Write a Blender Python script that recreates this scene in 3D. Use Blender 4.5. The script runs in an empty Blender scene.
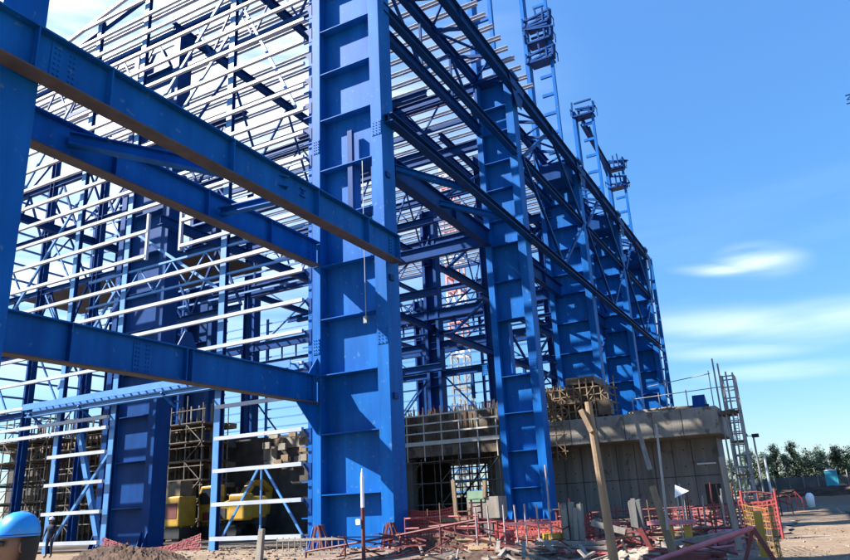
import bpy, math, random
from mathutils import Vector, Matrix
R = math.radians
random.seed(7)
scene = bpy.context.scene
col = scene.collection

# ------------------------------------------------------------------ camera
FPX, PITCH, ROLL, YAW, HC = 708.9, .306426, -.0500344, .481247, 1.5
cp, sp, cy, sy = math.cos(PITCH), math.sin(PITCH), math.cos(YAW), math.sin(YAW)
F_ = Vector((cp*cy, cp*sy, sp)); rt = Vector((sy, -cy, 0)); up = rt.cross(F_)
A_ = math.cos(ROLL)*rt + math.sin(ROLL)*up
B_ = -math.sin(ROLL)*rt + math.cos(ROLL)*up
cam = bpy.data.cameras.new('camera'); camo = bpy.data.objects.new('camera', cam); col.objects.link(camo)
camo.matrix_world = Matrix(((A_.x, B_.x, -F_.x, 0), (A_.y, B_.y, -F_.y, 0), (A_.z, B_.z, -F_.z, HC), (0, 0, 0, 1)))
cam.sensor_width = 36; cam.lens = 36*FPX/850; cam.clip_start = .1; cam.clip_end = 9000
scene.camera = camo

def at(px, py, **k):
    """point of a real plane (x=, y= or z=) seen at a pixel of the 850x560 photograph"""
    d = (px-425)*A_ + (280-py)*B_ + FPX*F_
    (n, v), = k.items(); i = 'xyz'.index(n); o = Vector((0, 0, HC))
    return o + d*((v-o[i])/d[i])

# ------------------------------------------------------------------ light
SUN = Vector((-1, 1.75, 1.75)).normalized()
sel = math.asin(SUN.z); saz = math.atan2(SUN.x, SUN.y)
world = bpy.data.worlds.new('World'); scene.world = world; world.use_nodes = True
nt = world.node_tree; nt.nodes.clear()
N = nt.nodes.new; L = nt.links.new
wo = N('ShaderNodeOutputWorld'); bg = N('ShaderNodeBackground'); sky = N('ShaderNodeTexSky')
sky.sky_type = 'NISHITA'; sky.sun_disc = False; sky.sun_elevation = sel; sky.sun_rotation = saz
sky.air_density = 1.0; sky.dust_density = .6; sky.ozone_density = 2.2; sky.altitude = 100
tc = N('ShaderNodeTexCoord'); mp = N('ShaderNodeMapping'); mp.inputs['Scale'].default_value = (1.2, 1.2, 9)
mp.inputs['Rotation'].default_value = (R(2), R(-3), R(47))
nz = N('ShaderNodeTexNoise'); nz.inputs['Scale'].default_value = 2.2; nz.inputs['Detail'].default_value = 6; nz.inputs['Roughness'].default_value = .55
nz.inputs['Distortion'].default_value = .3
rp = N('ShaderNodeValToRGB'); rp.color_ramp.elements[0].position = .5; rp.color_ramp.elements[1].position = .85
sx = N('ShaderNodeSeparateXYZ'); mr = N('ShaderNodeMapRange')       # clouds only low in the sky
mr.inputs['From Min'].default_value = .42; mr.inputs['From Max'].default_value = .22
ml = N('ShaderNodeMath'); ml.operation = 'MULTIPLY'
ml2 = N('ShaderNodeMath'); ml2.operation = 'MULTIPLY'; ml2.inputs[1].default_value = .85
mx = N('ShaderNodeMix'); mx.data_type = 'RGBA'; mx.inputs[7].default_value = (7.5, 8.2, 9.0, 1)
tint = N('ShaderNodeMix'); tint.data_type = 'RGBA'; tint.blend_type = 'MULTIPLY'; tint.inputs[0].default_value = 1
er = N('ShaderNodeValToRGB'); L(sx.outputs[2], er.inputs[0]); L(er.outputs[0], tint.inputs[7])      # clearer air than the sky model's near the horizon
for _i, (_p, _c) in enumerate(((0, (.70, .76, .85)), (.16, (.52, .80, 1.0)), (.40, (.60, 1.02, 1.3)), (.75, (.86, 1.36, 1.8)))):
    _e = er.color_ramp.elements[_i] if _i < 2 else er.color_ramp.elements.new(_p)
    _e.position = _p; _e.color = (*_c, 1)
L(tc.outputs['Generated'], mp.inputs[0]); L(mp.outputs[0], nz.inputs[0]); L(nz.outputs[0], rp.inputs[0])
L(tc.outputs['Generated'], sx.inputs[0]); L(sx.outputs[2], mr.inputs[0]); L(rp.outputs[0], ml.inputs[0]); L(mr.outputs[0], ml.inputs[1])
def blob(px, py, wx, wz, wgt, ns, out):
    # one soft cloud in a given direction of the sky
    d = ((px-425)*A_ + (280-py)*B_ + FPX*F_).normalized()
    sb = N('ShaderNodeVectorMath'); sb.operation = 'SUBTRACT'; sb.inputs[1].default_value = d; L(tc.outputs['Generated'], sb.inputs[0])
    sc2 = N('ShaderNodeMapping'); sc2.vector_type = 'TEXTURE'; sc2.inputs['Rotation'].default_value = (R(ns), 0, math.atan2(d.y, d.x)); sc2.inputs['Scale'].default_value = (wx, wx, wz); L(sb.outputs[0], sc2.inputs[0])
    ln = N('ShaderNodeVectorMath'); ln.operation = 'LENGTH'; L(sc2.outputs[0], ln.inputs[0])
    m1 = N('ShaderNodeMapRange'); m1.interpolation_type = 'SMOOTHSTEP'; m1.inputs['From Min'].default_value = 1; m1.inputs['From Max'].default_value = 0; m1.inputs['To Max'].default_value = 1; L(ln.outputs['Value'], m1.inputs[0])
    a1 = N('ShaderNodeMath'); a1.operation = 'MULTIPLY'; L(m1.outputs[0], a1.inputs[0])
    nr = N('ShaderNodeMapRange'); nr.inputs['From Min'].default_value = .3; nr.inputs['From Max'].default_value = .62; nr.inputs['To Max'].default_value = wgt; L(nz2.outputs[0], nr.inputs[0]); L(nr.outputs[0], a1.inputs[1])
    mm = N('ShaderNodeMath'); mm.operation = 'MAXIMUM'; L(out, mm.inputs[0]); L(a1.outputs[0], mm.inputs[1]); return mm.outputs[0]
nz2 = N('ShaderNodeTexNoise'); nz2.inputs['Scale'].default_value = 3.2; nz2.inputs['Detail'].default_value = 5; nz2.inputs['Roughness'].default_value = .45; L(mp.outputs[0], nz2.inputs[0])
faint = N('ShaderNodeMath'); faint.operation = 'MULTIPLY'; faint.inputs[1].default_value = .12; L(ml.outputs[0], faint.inputs[0])
co_ = faint.outputs[0]
for a_ in ((757, 261, .075, .030, .95, 8), (728, 270, .09, .013, .8, 10), (760, 326, .26, .038, .5, 8), (700, 350, .22, .02, .4, 6), (860, 316, .2, .035, .5, 6), (790, 370, .16, .016, .4, 2), (160, 70, .55, .28, 1.3, 0), (250, 150, .5, .35, .9, 0), (60, 260, .5, .25, .9, 0)): co_ = blob(*a_, co_)
L(co_, ml2.inputs[0]); L(ml2.outputs[0], mx.inputs[0]); L(sky.outputs[0], tint.inputs[6]); L(tint.outputs[2], mx.inputs[6])
L(mx.outputs[2], bg.inputs[0]); L(bg.outputs[0], wo.inputs[0])
bg.inputs[1].default_value = .062
sl = bpy.data.lights.new('sun', 'SUN'); sl.energy = 5.0; sl.angle = R(.5); sl.color = (1, .95, .87)
so = bpy.data.objects.new('sun', sl); col.objects.link(so); so.rotation_euler = SUN.to_track_quat('Z', 'Y').to_euler(); so.location = (0, 30, 60)
scene.view_settings.view_transform = 'Standard'; scene.view_settings.look = 'None'
scene.view_settings.exposure = 1.8; scene.view_settings.gamma = 1; scene.view_settings.use_curve_mapping = False

# ------------------------------------------------------------------ materials
MATS = {}
def mat(name, c, rough=.6, c2=None, scale=3., metal=0., bump=0., spots=None, detail=5, stretch=(1, 1, 1), lo=.35, hi=.65, spec=.5, streak=0):
    if name in MATS: return MATS[name]
    if 'white' not in name and 'blue' not in name:
        c = tuple(x*.66 for x in c); c2 = c2 and tuple(x*.66 for x in c2); spots = spots and (tuple(x*.66 for x in spots[0]), *spots[1:])
    m = bpy.data.materials.new(name); m.use_nodes = True; t = m.node_tree; b = t.nodes['Principled BSDF']
    n = t.nodes.new; l = t.links.new
    b.inputs['Roughness'].default_value = rough; b.inputs['Metallic'].default_value = metal
    b.inputs['Specular IOR Level'].default_value = spec
    g = n('ShaderNodeNewGeometry'); mpn = n('ShaderNodeMapping'); mpn.inputs['Scale'].default_value = stretch
    l(g.outputs['Position'], mpn.inputs[0])
    z = n('ShaderNodeTexNoise'); z.inputs['Scale'].default_value = scale; z.inputs['Detail'].default_value = detail; l(mpn.outputs[0], z.inputs[0])
    r = n('ShaderNodeValToRGB'); r.color_ramp.elements[0].position = lo; r.color_ramp.elements[1].position = hi
    c2 = c2 or tuple(x*.8 for x in c)
    r.color_ramp.elements[0].color = (*c2, 1); r.color_ramp.elements[1].color = (*c, 1)
    l(z.outputs[0], r.inputs[0]); out = r.outputs[0]
    if spots:
        z2 = n('ShaderNodeTexNoise'); z2.inputs['Scale'].default_value = spots[1]; z2.inputs['Detail'].default_value = 8; l(g.outputs['Position'], z2.inputs[0])
        r2 = n('ShaderNodeValToRGB'); r2.color_ramp.elements[0].position = spots[2]; r2.color_ramp.elements[1].position = spots[2]+.06
        l(z2.outputs[0], r2.inputs[0]); mm = n('ShaderNodeMix'); mm.data_type = 'RGBA'; mm.inputs[7].default_value = (*spots[0], 1)
        l(r2.outputs[0], mm.inputs[0]); l(out, mm.inputs[6]); out = mm.outputs[2]
    if streak:
        ms_ = n('ShaderNodeMapping'); ms_.inputs['Scale'].default_value = (2.6, 2.6, .16); l(g.outputs['Position'], ms_.inputs[0])
        zs = n('ShaderNodeTexNoise'); zs.inputs['Scale'].default_value = 1.0; zs.inputs['Detail'].default_value = 7; zs.inputs['Roughness'].default_value = .7; l(ms_.outputs[0], zs.inputs[0])
        rs = n('ShaderNodeValToRGB'); rs.color_ramp.elements[0].position = .3; rs.color_ramp.elements[1].position = .7
        k0 = 1-streak; rs.color_ramp.elements[0].color = (k0, k0, k0, 1); rs.color_ramp.elements[1].color = (1.1, 1.08, 1.02, 1); l(zs.outputs[0], rs.inputs[0])
        mk = n('ShaderNodeMix'); mk.data_type = 'RGBA'; mk.blend_type = 'MULTIPLY'; mk.inputs[0].default_value = 1; l(out, mk.inputs[6]); l(rs.outputs[0], mk.inputs[7]); out = mk.outputs[2]
    l(out, b.inputs['Base Color'])
    if bump:
        bp = n('ShaderNodeBump'); bp.inputs['Strength'].default_value = bump; bp.inputs['Distance'].default_value = .05
        z3 = n('ShaderNodeTexNoise'); z3.inputs['Scale'].default_value = scale*4; z3.inputs['Detail'].default_value = 6
        l(g.outputs['Position'], z3.inputs[0]); l(z3.outputs[0], bp.inputs['Height']); l(bp.outputs[0], b.inputs['Normal'])
    MATS[name] = m; return m
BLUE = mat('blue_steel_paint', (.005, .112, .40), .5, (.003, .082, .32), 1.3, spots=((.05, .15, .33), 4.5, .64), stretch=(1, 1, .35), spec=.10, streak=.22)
BLUE2 = mat('dark_blue_steel_and_shade', (.005, .048, .20), .45, (.004, .036, .15), 1.1, spots=((.015, .04, .12), 3., .7), spec=.10, streak=.2)  # darker copy of the blue; on the inner columns it carries painted shade
LBLUE = mat('pale_blue_steel_paint', (.055, .19, .43), .42, (.04, .15, .36), 1.5)
WHITE = mat('white_girt_paint', (.37, .39, .44), .45, (.27, .29, .34), .9, spots=((.26, .24, .23), 4., .66))
GALV = mat('galvanised_steel', (.42, .43, .44), .5, (.28, .29, .30), 2., metal=.4)
SCAF = mat('scaffold_tube_steel', (.26, .245, .22), .55, (.13, .10, .08), 3., metal=.3)
CONC = mat('grey_concrete', (.21, .20, .185), .85, (.14, .135, .125), .7, bump=.3, spots=((.14, .13, .12), 1.7, .62), stretch=(1, 1, .4))
CONCP = mat('pale_fresh_concrete', (.48, .44, .38), .85, (.30, .27, .23), .8, bump=.4, spots=((.2, .18, .16), 1.6, .57), streak=.35)
TIMBER = mat('weathered_timber', (.34, .23, .13), .75, (.2, .125, .07), 4., stretch=(1, 1, .3), bump=.2)
TIMBERG = mat('grey_timber', (.36, .31, .26), .8, (.22, .19, .16), 5., stretch=(1, 1, .3), bump=.2)
PLY = mat('formwork_plywood', (.22, .16, .10), .7, (.10, .065, .04), 1.5, spots=((.06, .045, .03), 1.1, .55))
RUST = mat('rusty_rebar', (.22, .11, .06), .85, (.12, .06, .035), 4.)
RED = mat('faded_red_paint', (.48, .06, .06), .6, (.32, .035, .04), 2., spots=((.52, .25, .22), 4., .62))
DRED = mat('dark_red_primer', (.20, .028, .026), .65, (.12, .02, .02), 2.)
PINK = mat('sun_faded_pink_red', (.68, .24, .26), .65, (.52, .14, .17), 3.)
DCONC = mat('dark_mottled_concrete', (.10, .09, .08), .9, (.05, .045, .04), 1.2, spots=((.2, .17, .13), 1.6, .66))  # darker than the other concretes, with paler blotches
BCONC = mat('board_marked_concrete', (.38, .36, .34), .85, (.26, .25, .235), 1.6, bump=.4, stretch=(1, 1, .12), spots=((.2, .19, .18), 1.1, .63), streak=.4)
PRAIL = mat('pale_grey_rail', (.75, .72, .66), .6)
YEL = mat('yellow_paint', (.62, .38, .03), .5, (.5, .27, .02), 2., spots=((.3, .2, .1), 3., .68))
ORNG = mat('orange_plastic_mesh', (.85, .22, .06), .6, (.7, .14, .05), 3.)
BLACK = mat('black_rubber', (.02, .02, .022), .6, (.012, .012, .013), 4.)
GLASS = mat('dark_cab_glass', (.03, .04, .05), .1, (.02, .03, .04), 2.)
EARTH = mat('red_brown_earth', (.13, .07, .045), .95, (.06, .033, .022), 1.7, bump=.8)
GRAVEL = mat('pale_rubble', (.42, .33, .25), .95, (.26, .19, .14), 2.5, bump=.6)
CYAN = mat('cyan_plastic', (.05, .50, .62), .5, (.04, .42, .54), 2.)
WPL = mat('white_plastic', (.82, .82, .82), .45, (.74, .74, .75), 2.)

def ground_mat():
    m = bpy.data.materials.new('sandy_ground'); m.use_nodes = True; t = m.node_tree; b = t.nodes['Principled BSDF']; n = t.nodes.new; l = t.links.new
    b.inputs['Roughness'].default_value = .95; b.inputs['Specular IOR Level'].default_value = .15
    g = n('ShaderNodeNewGeometry')
    def nzr(s, p0, p1, c0, c1):
        z = n('ShaderNodeTexNoise'); z.inputs['Scale'].default_value = s; z.inputs['Detail'].default_value = 9; z.inputs['Roughness'].default_value = .62; l(g.outputs['Position'], z.inputs[0])
        r = n('ShaderNodeValToRGB'); r.color_ramp.elements[0].position = p0; r.color_ramp.elements[1].position = p1
        r.color_ramp.elements[0].color = (*c0, 1); r.color_ramp.elements[1].color = (*c1, 1); l(z.outputs[0], r.inputs[0]); return z, r
    z1, r1 = nzr(.22, .35, .65, (.19, .135, .09), (.27, .21, .155))
    z2, r2 = nzr(2.4, .4, .62, (.62, .56, .5), (1, 1, 1))
    z3, r3 = nzr(14, .3, .6, (.7, .66, .62), (1, 1, 1))
    a = n('ShaderNodeMix'); a.data_type = 'RGBA'; a.blend_type = 'MULTIPLY'; a.inputs[0].default_value = .55; l(r1.outputs[0], a.inputs[6]); l(r2.outputs[0], a.inputs[7])
    c = n('ShaderNodeMix'); c.data_type = 'RGBA'; c.blend_type = 'MULTIPLY'; c.inputs[0].default_value = .8; l(a.outputs[2], c.inputs[6]); l(r3.outputs[0], c.inputs[7])
    # red earth tint on the raised bank far out
    s = n('ShaderNodeSeparateXYZ'); l(g.outputs['Position'], s.inputs[0]); mrr = n('ShaderNodeMapRange'); mrr.inputs['From Min'].default_value = .25; mrr.inputs['From Max'].default_value = .6
    l(s.outputs[2], mrr.inputs[0]); d = n('ShaderNodeMix'); d.data_type = 'RGBA'; d.inputs[7].default_value = (.22, .115, .07, 1); l(mrr.outputs[0], d.inputs[0]); l(c.outputs[2], d.inputs[6])
    l(d.outputs[2], b.inputs['Base Color'])
    bp = n('ShaderNodeBump'); bp.inputs['Strength'].default_value = .7; bp.inputs['Distance'].default_value = .08; l(z2.outputs[0], bp.inputs['Height']); l(bp.outputs[0], b.inputs['Normal'])
    return m

GBROWN = mat('grey_brown_steel', (.11, .10, .10), .8, (.07, .062, .064), 2.)  # grey-brown for tie beam bottom flanges and floor decks
SOIL = mat('dark_soil_and_shade', (.12, .085, .06), .95, (.06, .042, .03), .6, bump=.8, spots=((.2, .15, .11), 1.3, .6))  # dark soil; under the frame shade is put into this colour
# ------------------------------------------------------------------ mesh helpers
ORG = {}
class MB:
    def __init__(s): s.v = []; s.f = []
    def add(s, vs, fs):
        o = len(s.v); s.v += [tuple(v) for v in vs]; s.f += [tuple(i+o for i in f) for f in fs]; return s
    def box(s, x0, x1, y0, y1, z0, z1):
        vs = [(x, y, z) for z in (z0, z1) for x, y in ((x0, y0), (x1, y0), (x1, y1), (x0, y1))]
        return s.add(vs, [(3, 2, 1, 0), (4, 5, 6, 7), (0, 1, 5, 4), (1, 2, 6, 5), (2, 3, 7, 6), (3, 0, 4, 7)])
    def frame(s, p, q, side=None):
        p = Vector(p); q = Vector(q); d = (q-p).normalized()
        u = Vector(side) if side else (Vector((0, 0, 1)) if abs(d.z) < .95 else Vector((1, 0, 0)))
        w = d.cross(u).normalized(); u = w.cross(d).normalized(); return p, q, w, u
    def bar(s, p, q, w, h, side=None, ow=0, oh=0, taper=1):
        p, q, W, U = s.frame(p, q, side); vs = []
        for e, k in ((p, 1), (q, taper)):
            for a, b in ((-1, -1), (1, -1), (1, 1), (-1, 1)): vs.append(e + W*(ow+a*w/2*k) + U*(oh+b*h/2*k))
        return s.add(vs, [(3, 2, 1, 0), (4, 5, 6, 7), (0, 1, 5, 4), (1, 2, 6, 5), (2, 3, 7, 6), (3, 0, 4, 7)])
    def ibeam(s, p, q, d, w, tf=.04, tw=.03, side=None):
        s.bar(p, q, w, tf, side, oh=d/2-tf/2); s.bar(p, q, w, tf, side, oh=-d/2+tf/2); return s.bar(p, q, tw, d-2*tf-.002, side)
    def angle(s, p, q, w=.1, t=.015, side=None):
        s.bar(p, q, w, t, side, oh=-w/2); return s.bar(p, q, t, w-t-.002, side, ow=w/2-t/2, oh=t/2)
    def tube(s, p, q, r, n=8, r2=None):
        p, q, W, U = s.frame(p, q); vs = []; r2 = r if r2 is None else r2
        for e, k in ((p, r), (q, r2)):
            for i in range(n): a = 2*math.pi*i/n; vs.append(e + W*math.cos(a)*k + U*math.sin(a)*k)
        fs = [(i, (i+1) % n, n+(i+1) % n, n+i) for i in range(n)] + [tuple(range(n))[::-1], tuple(range(n, 2*n))]
        return s.add(vs, fs)
    def pipe(s, pts, r, n=6):
        for a, b in zip(pts, pts[1:]): s.tube(a, b, r, n)
        return s
    def prism(s, poly, axis, a, b):
        """poly = 2D points in the plane perpendicular to axis ('x': y,z  'y': x,z  'z': x,y)"""
        n = len(poly); f = {'x': lambda p, k: (k, p[0], p[1]), 'y': lambda p, k: (p[0], k, p[1]), 'z': lambda p, k: (p[0], p[1], k)}[axis]
        vs = [f(p, a) for p in poly] + [f(p, b) for p in poly]
        return s.add(vs, [tuple(range(n))[::-1], tuple(range(n, 2*n))] + [(i, (i+1) % n, n+(i+1) % n, n+i) for i in range(n)])
    def lathe(s, c, prof, n=20):
        c = Vector(c); vs = []; m = len(prof)
        for i in range(n):
            a = 2*math.pi*i/n
            for r, z in prof: vs.append(c + Vector((r*math.cos(a), r*math.sin(a), z)))
        fs = [(i*m+j, ((i+1) % n)*m+j, ((i+1) % n)*m+j+1, i*m+j+1) for i in range(n) for j in range(m-1)]
        return s.add(vs, fs)
    def build(s, name, m, parent=None, smooth=False, org=None, bevel=0):
        if parent is not None: o0 = ORG[parent.name]
        else:
            if org is None:
                xs = [v[0] for v in s.v]; ys = [v[1] for v in s.v]; zs = [v[2] for v in s.v]
                org = ((min(xs)+max(xs))/2, (min(ys)+max(ys))/2, min(zs))
            o0 = Vector(org)
        me = bpy.data.meshes.new(name); me.from_pydata([tuple(Vector(v)-o0) for v in s.v], [], s.f); me.materials.append(m); me.update()
        import bmesh
        bm = bmesh.new(); bm.from_mesh(me); bmesh.ops.recalc_face_normals(bm, faces=bm.faces); bm.to_mesh(me); bm.free()
        if smooth:
            for p in me.polygons: p.use_smooth = True
        o = bpy.data.objects.new(name, me); col.objects.link(o)
        if parent is not None: o.parent = parent
        else: o.location = o0
        if bevel:
            bv = o.modifiers.new('bevel', 'BEVEL'); bv.width = bevel; bv.segments = 2; bv.limit_method = 'ANGLE'
        ORG[o.name] = o0
        return o
def tag(o, label, cat, group=None, kind=None):
    if label: o['label'] = label
    if cat: o['category'] = cat
    if group: o['group'] = group
    if kind: o['kind'] = kind
    return o
def thing(name, label, cat, loc, group=None):
    o = bpy.data.objects.new(name, None); o.empty_display_size = .3; col.objects.link(o); o.location = loc; ORG[o.name] = Vector(loc)
    return tag(o, label, cat, group)
def copy_tree(o, loc=None, rz=None, label=None, scale=None):
    def cp_(a, par):
        c = a.copy(); col.objects.link(c)
        if par is not None: c.parent = par
        for ch in a.children: cp_(ch, c)
        return c
    c = cp_(o, None)
    if loc is not None: c.location = loc
    if rz is not None: c.rotation_euler = (0, 0, rz)
    if scale is not None: c.scale = (scale,)*3
    if label: c['label'] = label
    return c
def copy_part(o, delta):
    c = o.copy(); col.objects.link(c); c.parent = o.parent; c.location = Vector(o.location)+Vector(delta); return c

# ------------------------------------------------------------------ ground
def hgt(x, y):
    h = 0
    if x > 48 and y < 12:
        t = min(1, (x-48)/12); t = t*t*(3-2*t); h = .75*t*min(1, (12-y)/6)
    return h
xs = [-400, -150, -60, -20, 0] + [i*1.2 for i in range(1, 100)] + [130, 160, 220, 400, 900, 2500, 6000]
ys = [-6000, -2000, -600, -200, -90, -50] + [-40+i*1.2 for i in range(0, 90)] + [80, 120, 250, 700, 2500, 6000]
g = MB(); rg = random.Random(3)
nx, ny = len(xs), len(ys)
for y in ys:
    for x in xs: g.v.append((x, y, hgt(x, y) + (rg.uniform(-.035, .035) if 5 < x < 110 and -30 < y < 60 else 0)))
g.f = [(j*nx+i, j*nx+i+1, (j+1)*nx+i+1, (j+1)*nx+i) for j in range(ny-1) for i in range(nx-1)]
tag(g.build('ground', ground_mat(), org=(0, 0, 0), smooth=True), None, None, kind='structure')

sf = MB(); sf.v = [(25.5+60*i/30+(rg.uniform(-.8, .8) if 0 < j < 30 else rg.uniform(-.5, .5)), 15.5+48*j/30+rg.uniform(-.5, .5), .05+rg.uniform(0, .03)) for j in range(31) for i in range(31)]
sf.f = [(j*31+i, j*31+i+1, (j+1)*31+i+1, (j+1)*31+i) for j in range(30) for i in range(30)]
tag(sf.build('shaded_building_ground', SOIL, smooth=True), None, None, kind='structure')  # added dark sheet: cuts bounced light, shade and clutter put into its colour
# ------------------------------------------------------------------ steel building
YO, YI = 14.2, 18.35         # crane-beam line and inner face of the outer column row
YC = 14.52                    # outer face of the columns          # outer face and inner face of the outer column row
CX = [7.6, 24.33, 42.6, 58.7, 73.6, 87.6]      # near faces of the columns
bld = thing('steel_building_frame', 'huge blue steel building frame under construction with white wall girts', 'steel building', (45, 30, 0))

def column(x, yo, ztop, m=BLUE, stiff=None, hole=None, w=3.83, co=.56, ci=.42, d=1.06, inner_top=None, base=True, ms=None):
    """stepped crane column: two box chords joined by a recessed web with stiffeners"""
    c = MB().box(x+d/2-.02, x+d/2+.02, yo+.01, yo+w-.01, 0, .05).build('column', m, bld)      # base plate
    yi = yo+w
    MB().box(x, x+d, yo, yo+co, .05, ztop).build('outer_chord', m, c, bevel=.012)
    MB().box(x, x+d, yi-ci, yi, .05, inner_top or ztop).build('inner_chord', m, c, bevel=.012)
    wb = MB(); y0, y1 = yo+co+.002, yi-ci-.002; xm = x+d/2
    if hole:
        z0, z1, a, b = hole
        wb.box(xm-.02, xm+.02, y0, y1, .05, z0); wb.box(xm-.02, xm+.02, y0, y1, z1, ztop)
        wb.box(xm-.02, xm+.02, y0, a, z0, z1); wb.box(xm-.02, xm+.02, b, y1, z0, z1)
        for yy in (a, b): wb.box(xm-.3, xm+.3, yy-.03, yy+.03, z0+.004, z1-.004)
    else: wb.box(xm-.02, xm+.02, y0, y1, .05, ztop)
    wb.build('web', m, c)
    for z in (stiff or []):
        if z < ztop: MB().box(x+.015, x+d-.015, y0+.01, y1-.01, z-.02, z+.02).build('stiffener', m, c)
    if base:
        for yy in (yo+co/2, yi-ci/2):
            bp = MB().box(x-.35, x+d+.35, yy-.45, yy+.45, -.1, .06)
            for s in (-1, 1): bp.prism([(x-.32, .062), (x-.003, .062), (x-.003, .85)], 'y', yy+s*.2-.015, yy+s*.2+.015)
            bp.build('base_plate', m, c)
    return c
S1 = [2.05, 4.45, 6.92, 9.36, 11.8, 14.1, 16.5, 19.14, 21.68, 24.14, 26.6, 29.1]
S2 = [2.2, 4.4, 6.75, 9.1, 12.84, 15.5, 18.1, 19.9, 22.2, 24.3, 26.6, 28.6]
column(CX[0], YC, 34, stiff=S1)
column(CX[1], YC, 34, stiff=S1, hole=(13.55, 16.45, 15.25, 16.25))
column(CX[2], YC, 30.6, w=2.93, stiff=S2, hole=(9.3, 12.7, 15.12, 16.35), inner_top=44)
column(CX[3], YC, 30.6, w=3.8, stiff=[s+.4 for s in S2], inner_top=55)
column(CX[4], YC, 30.6, w=3.5, stiff=[s-.3 for s in S2], inner_top=44.5)
column(CX[5], YC, 30.6, w=3.4, stiff=S2, inner_top=44)
# interior column rows: darker blue paints in the shade behind the wall
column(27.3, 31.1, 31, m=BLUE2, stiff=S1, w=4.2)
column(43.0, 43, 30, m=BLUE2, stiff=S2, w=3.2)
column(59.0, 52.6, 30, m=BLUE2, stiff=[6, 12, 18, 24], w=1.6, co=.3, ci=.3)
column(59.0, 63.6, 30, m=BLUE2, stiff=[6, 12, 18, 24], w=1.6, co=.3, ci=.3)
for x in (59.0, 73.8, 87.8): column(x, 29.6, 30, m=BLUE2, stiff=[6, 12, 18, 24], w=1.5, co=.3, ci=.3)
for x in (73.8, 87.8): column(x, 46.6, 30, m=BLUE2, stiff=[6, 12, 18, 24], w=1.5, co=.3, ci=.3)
YI = 17.45                    # the columns farther on are narrower
# upper ladder frames standing on the inner chords
for i, (x, zt) in enumerate(((CX[2], 44), (CX[3], 55), (CX[4], 44.5), (CX[5], 44))):
    lf = MB().bar((x+.4, 15.7, 30.6), (x+.4, 15.7, zt), .28, .34)
    z = 32.4
    while z < zt-.5: lf.bar((x+.4, 15.83, z), (x+.4, 17.02, z), .22, .3); z += 2.05
    lf.build('ladder_frame', BLUE, bld)
def crown(x, z, big=1.):
    c = MB()
    rr = random.Random(int(x))
    c.box(x-.3, x+1.1, 15.5, 17.8, z, z+.18)
    for k in range(int(6*big)):
        p = Vector((x+rr.uniform(-.5, .9), rr.choice((15.4, 16.0, 16.6, 17.3, 17.9)), z+.1)); c.bar(p, p+Vector((0, rr.uniform(-.15, .15), rr.uniform(.6, 2.1))), .16, .2)
    for k in range(3):
        p = Vector((x+rr.uniform(-.4, .8), 16.5, z+rr.uniform(.5, 1.7))); c.bar(p-Vector((0, rr.uniform(.9, 1.7), 0)), p+Vector((0, rr.uniform(.9, 1.8), rr.uniform(-.5, .6))), .2, .18)
    for yy in (15.3, 18.0): c.bar((x-.5, yy, z+1.0), (x+1.3, yy, z+1.1), .08, .08); c.bar((x-.4, yy, z+.18), (x-.4, yy, z+1.1), .08, .08); c.bar((x+1.2, yy, z+.18), (x+1.2, yy, z+1.1), .08, .08)
    c.build('connection_bracket', BLUE2, bld)
crown(CX[3], 42.2, 1.3); crown(CX[3], 44.4, 1.5); crown(CX[3], 46.3, 1.3)
crown(CX[4], 43.6, 1.4); crown(CX[5], 42.6, 1.3); crown(CX[5], 39.9, .8)
MB().ibeam((CX[4]+1, 17.2, 43.6), (CX[5], 17.2, 42.2), 1.0, .4).build('upper_beam', BLUE2, bld)
MB().bar((CX[4]+2, 16.6, 43.0), (CX[5]-2, 17.3, 41.0), .2, .3).build('upper_brace', BLUE2, bld)

# long beams of the outer row
def lbeam(name, x0, x1, y, zt, d, w, m=BLUE, sx=(), **k):
    b = MB().box(x0, x1, y-w/2, y+w/2, zt-.045, zt).box(x0, x1, y-.015, y+.015, zt-d+.046, zt-.046)
    for s in sx: b.box(s-.018, s+.018, y-w/2+.01, y+w/2-.01, zt-d+.05, zt-.05)
    o = b.build(name, m, bld)
    MB().box(x0, x1, y-w/2, y+w/2, zt-d, zt-d+.045).build('bottom_flange', GBROWN if name == 'tie_beam' else BLUE2, o)
    return o
lbeam('tie_beam', 1.5, 24.75, 14.2, 12.5, 1.17, .5, sx=(6.3, 8.2, 10.2, 14.6, 18.9, 22.2, 24.6))
lbeam('tie_beam', 1.5, 24.30, 18.12, 12.95, 1.1, .5, sx=(7.5, 9.8, 13.5, 17.5, 21))
lbeam('tie_beam', 1.5, 24.30, 18.12, 6.92, 1.18, .42, sx=(7.5, 12.6, 16.9, 17.15, 23.9))
MB().prism([(22.9, 5.74), (24.32, 5.74), (24.32, 4.5)], 'y', 18.10, 18.14).build('haunch_plate', BLUE, bld)
MB().prism([(23.7, 6.94), (24.32, 6.94), (24.32, 7.7)], 'y', 18.10, 18.14).build('haunch_plate', BLUE, bld)
MB().prism([(16.6, 6.93), (17.5, 6.93), (17.2, 7.5), (16.9, 7.5)], 'y', 18.1, 18.14).build('haunch_plate', BLUE2, bld)
for xx, z in ((18.2, 12.1),): MB().ibeam((xx, 14.1, z), (xx, 18.0, z+.2), .3, .3).build('cross_strut', BLUE, bld)
MB().ibeam((11.8, 17.9, 12.4), (17.3, 14.1, 12.1), .4, .35).build('cross_strut', BLUE, bld)
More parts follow.
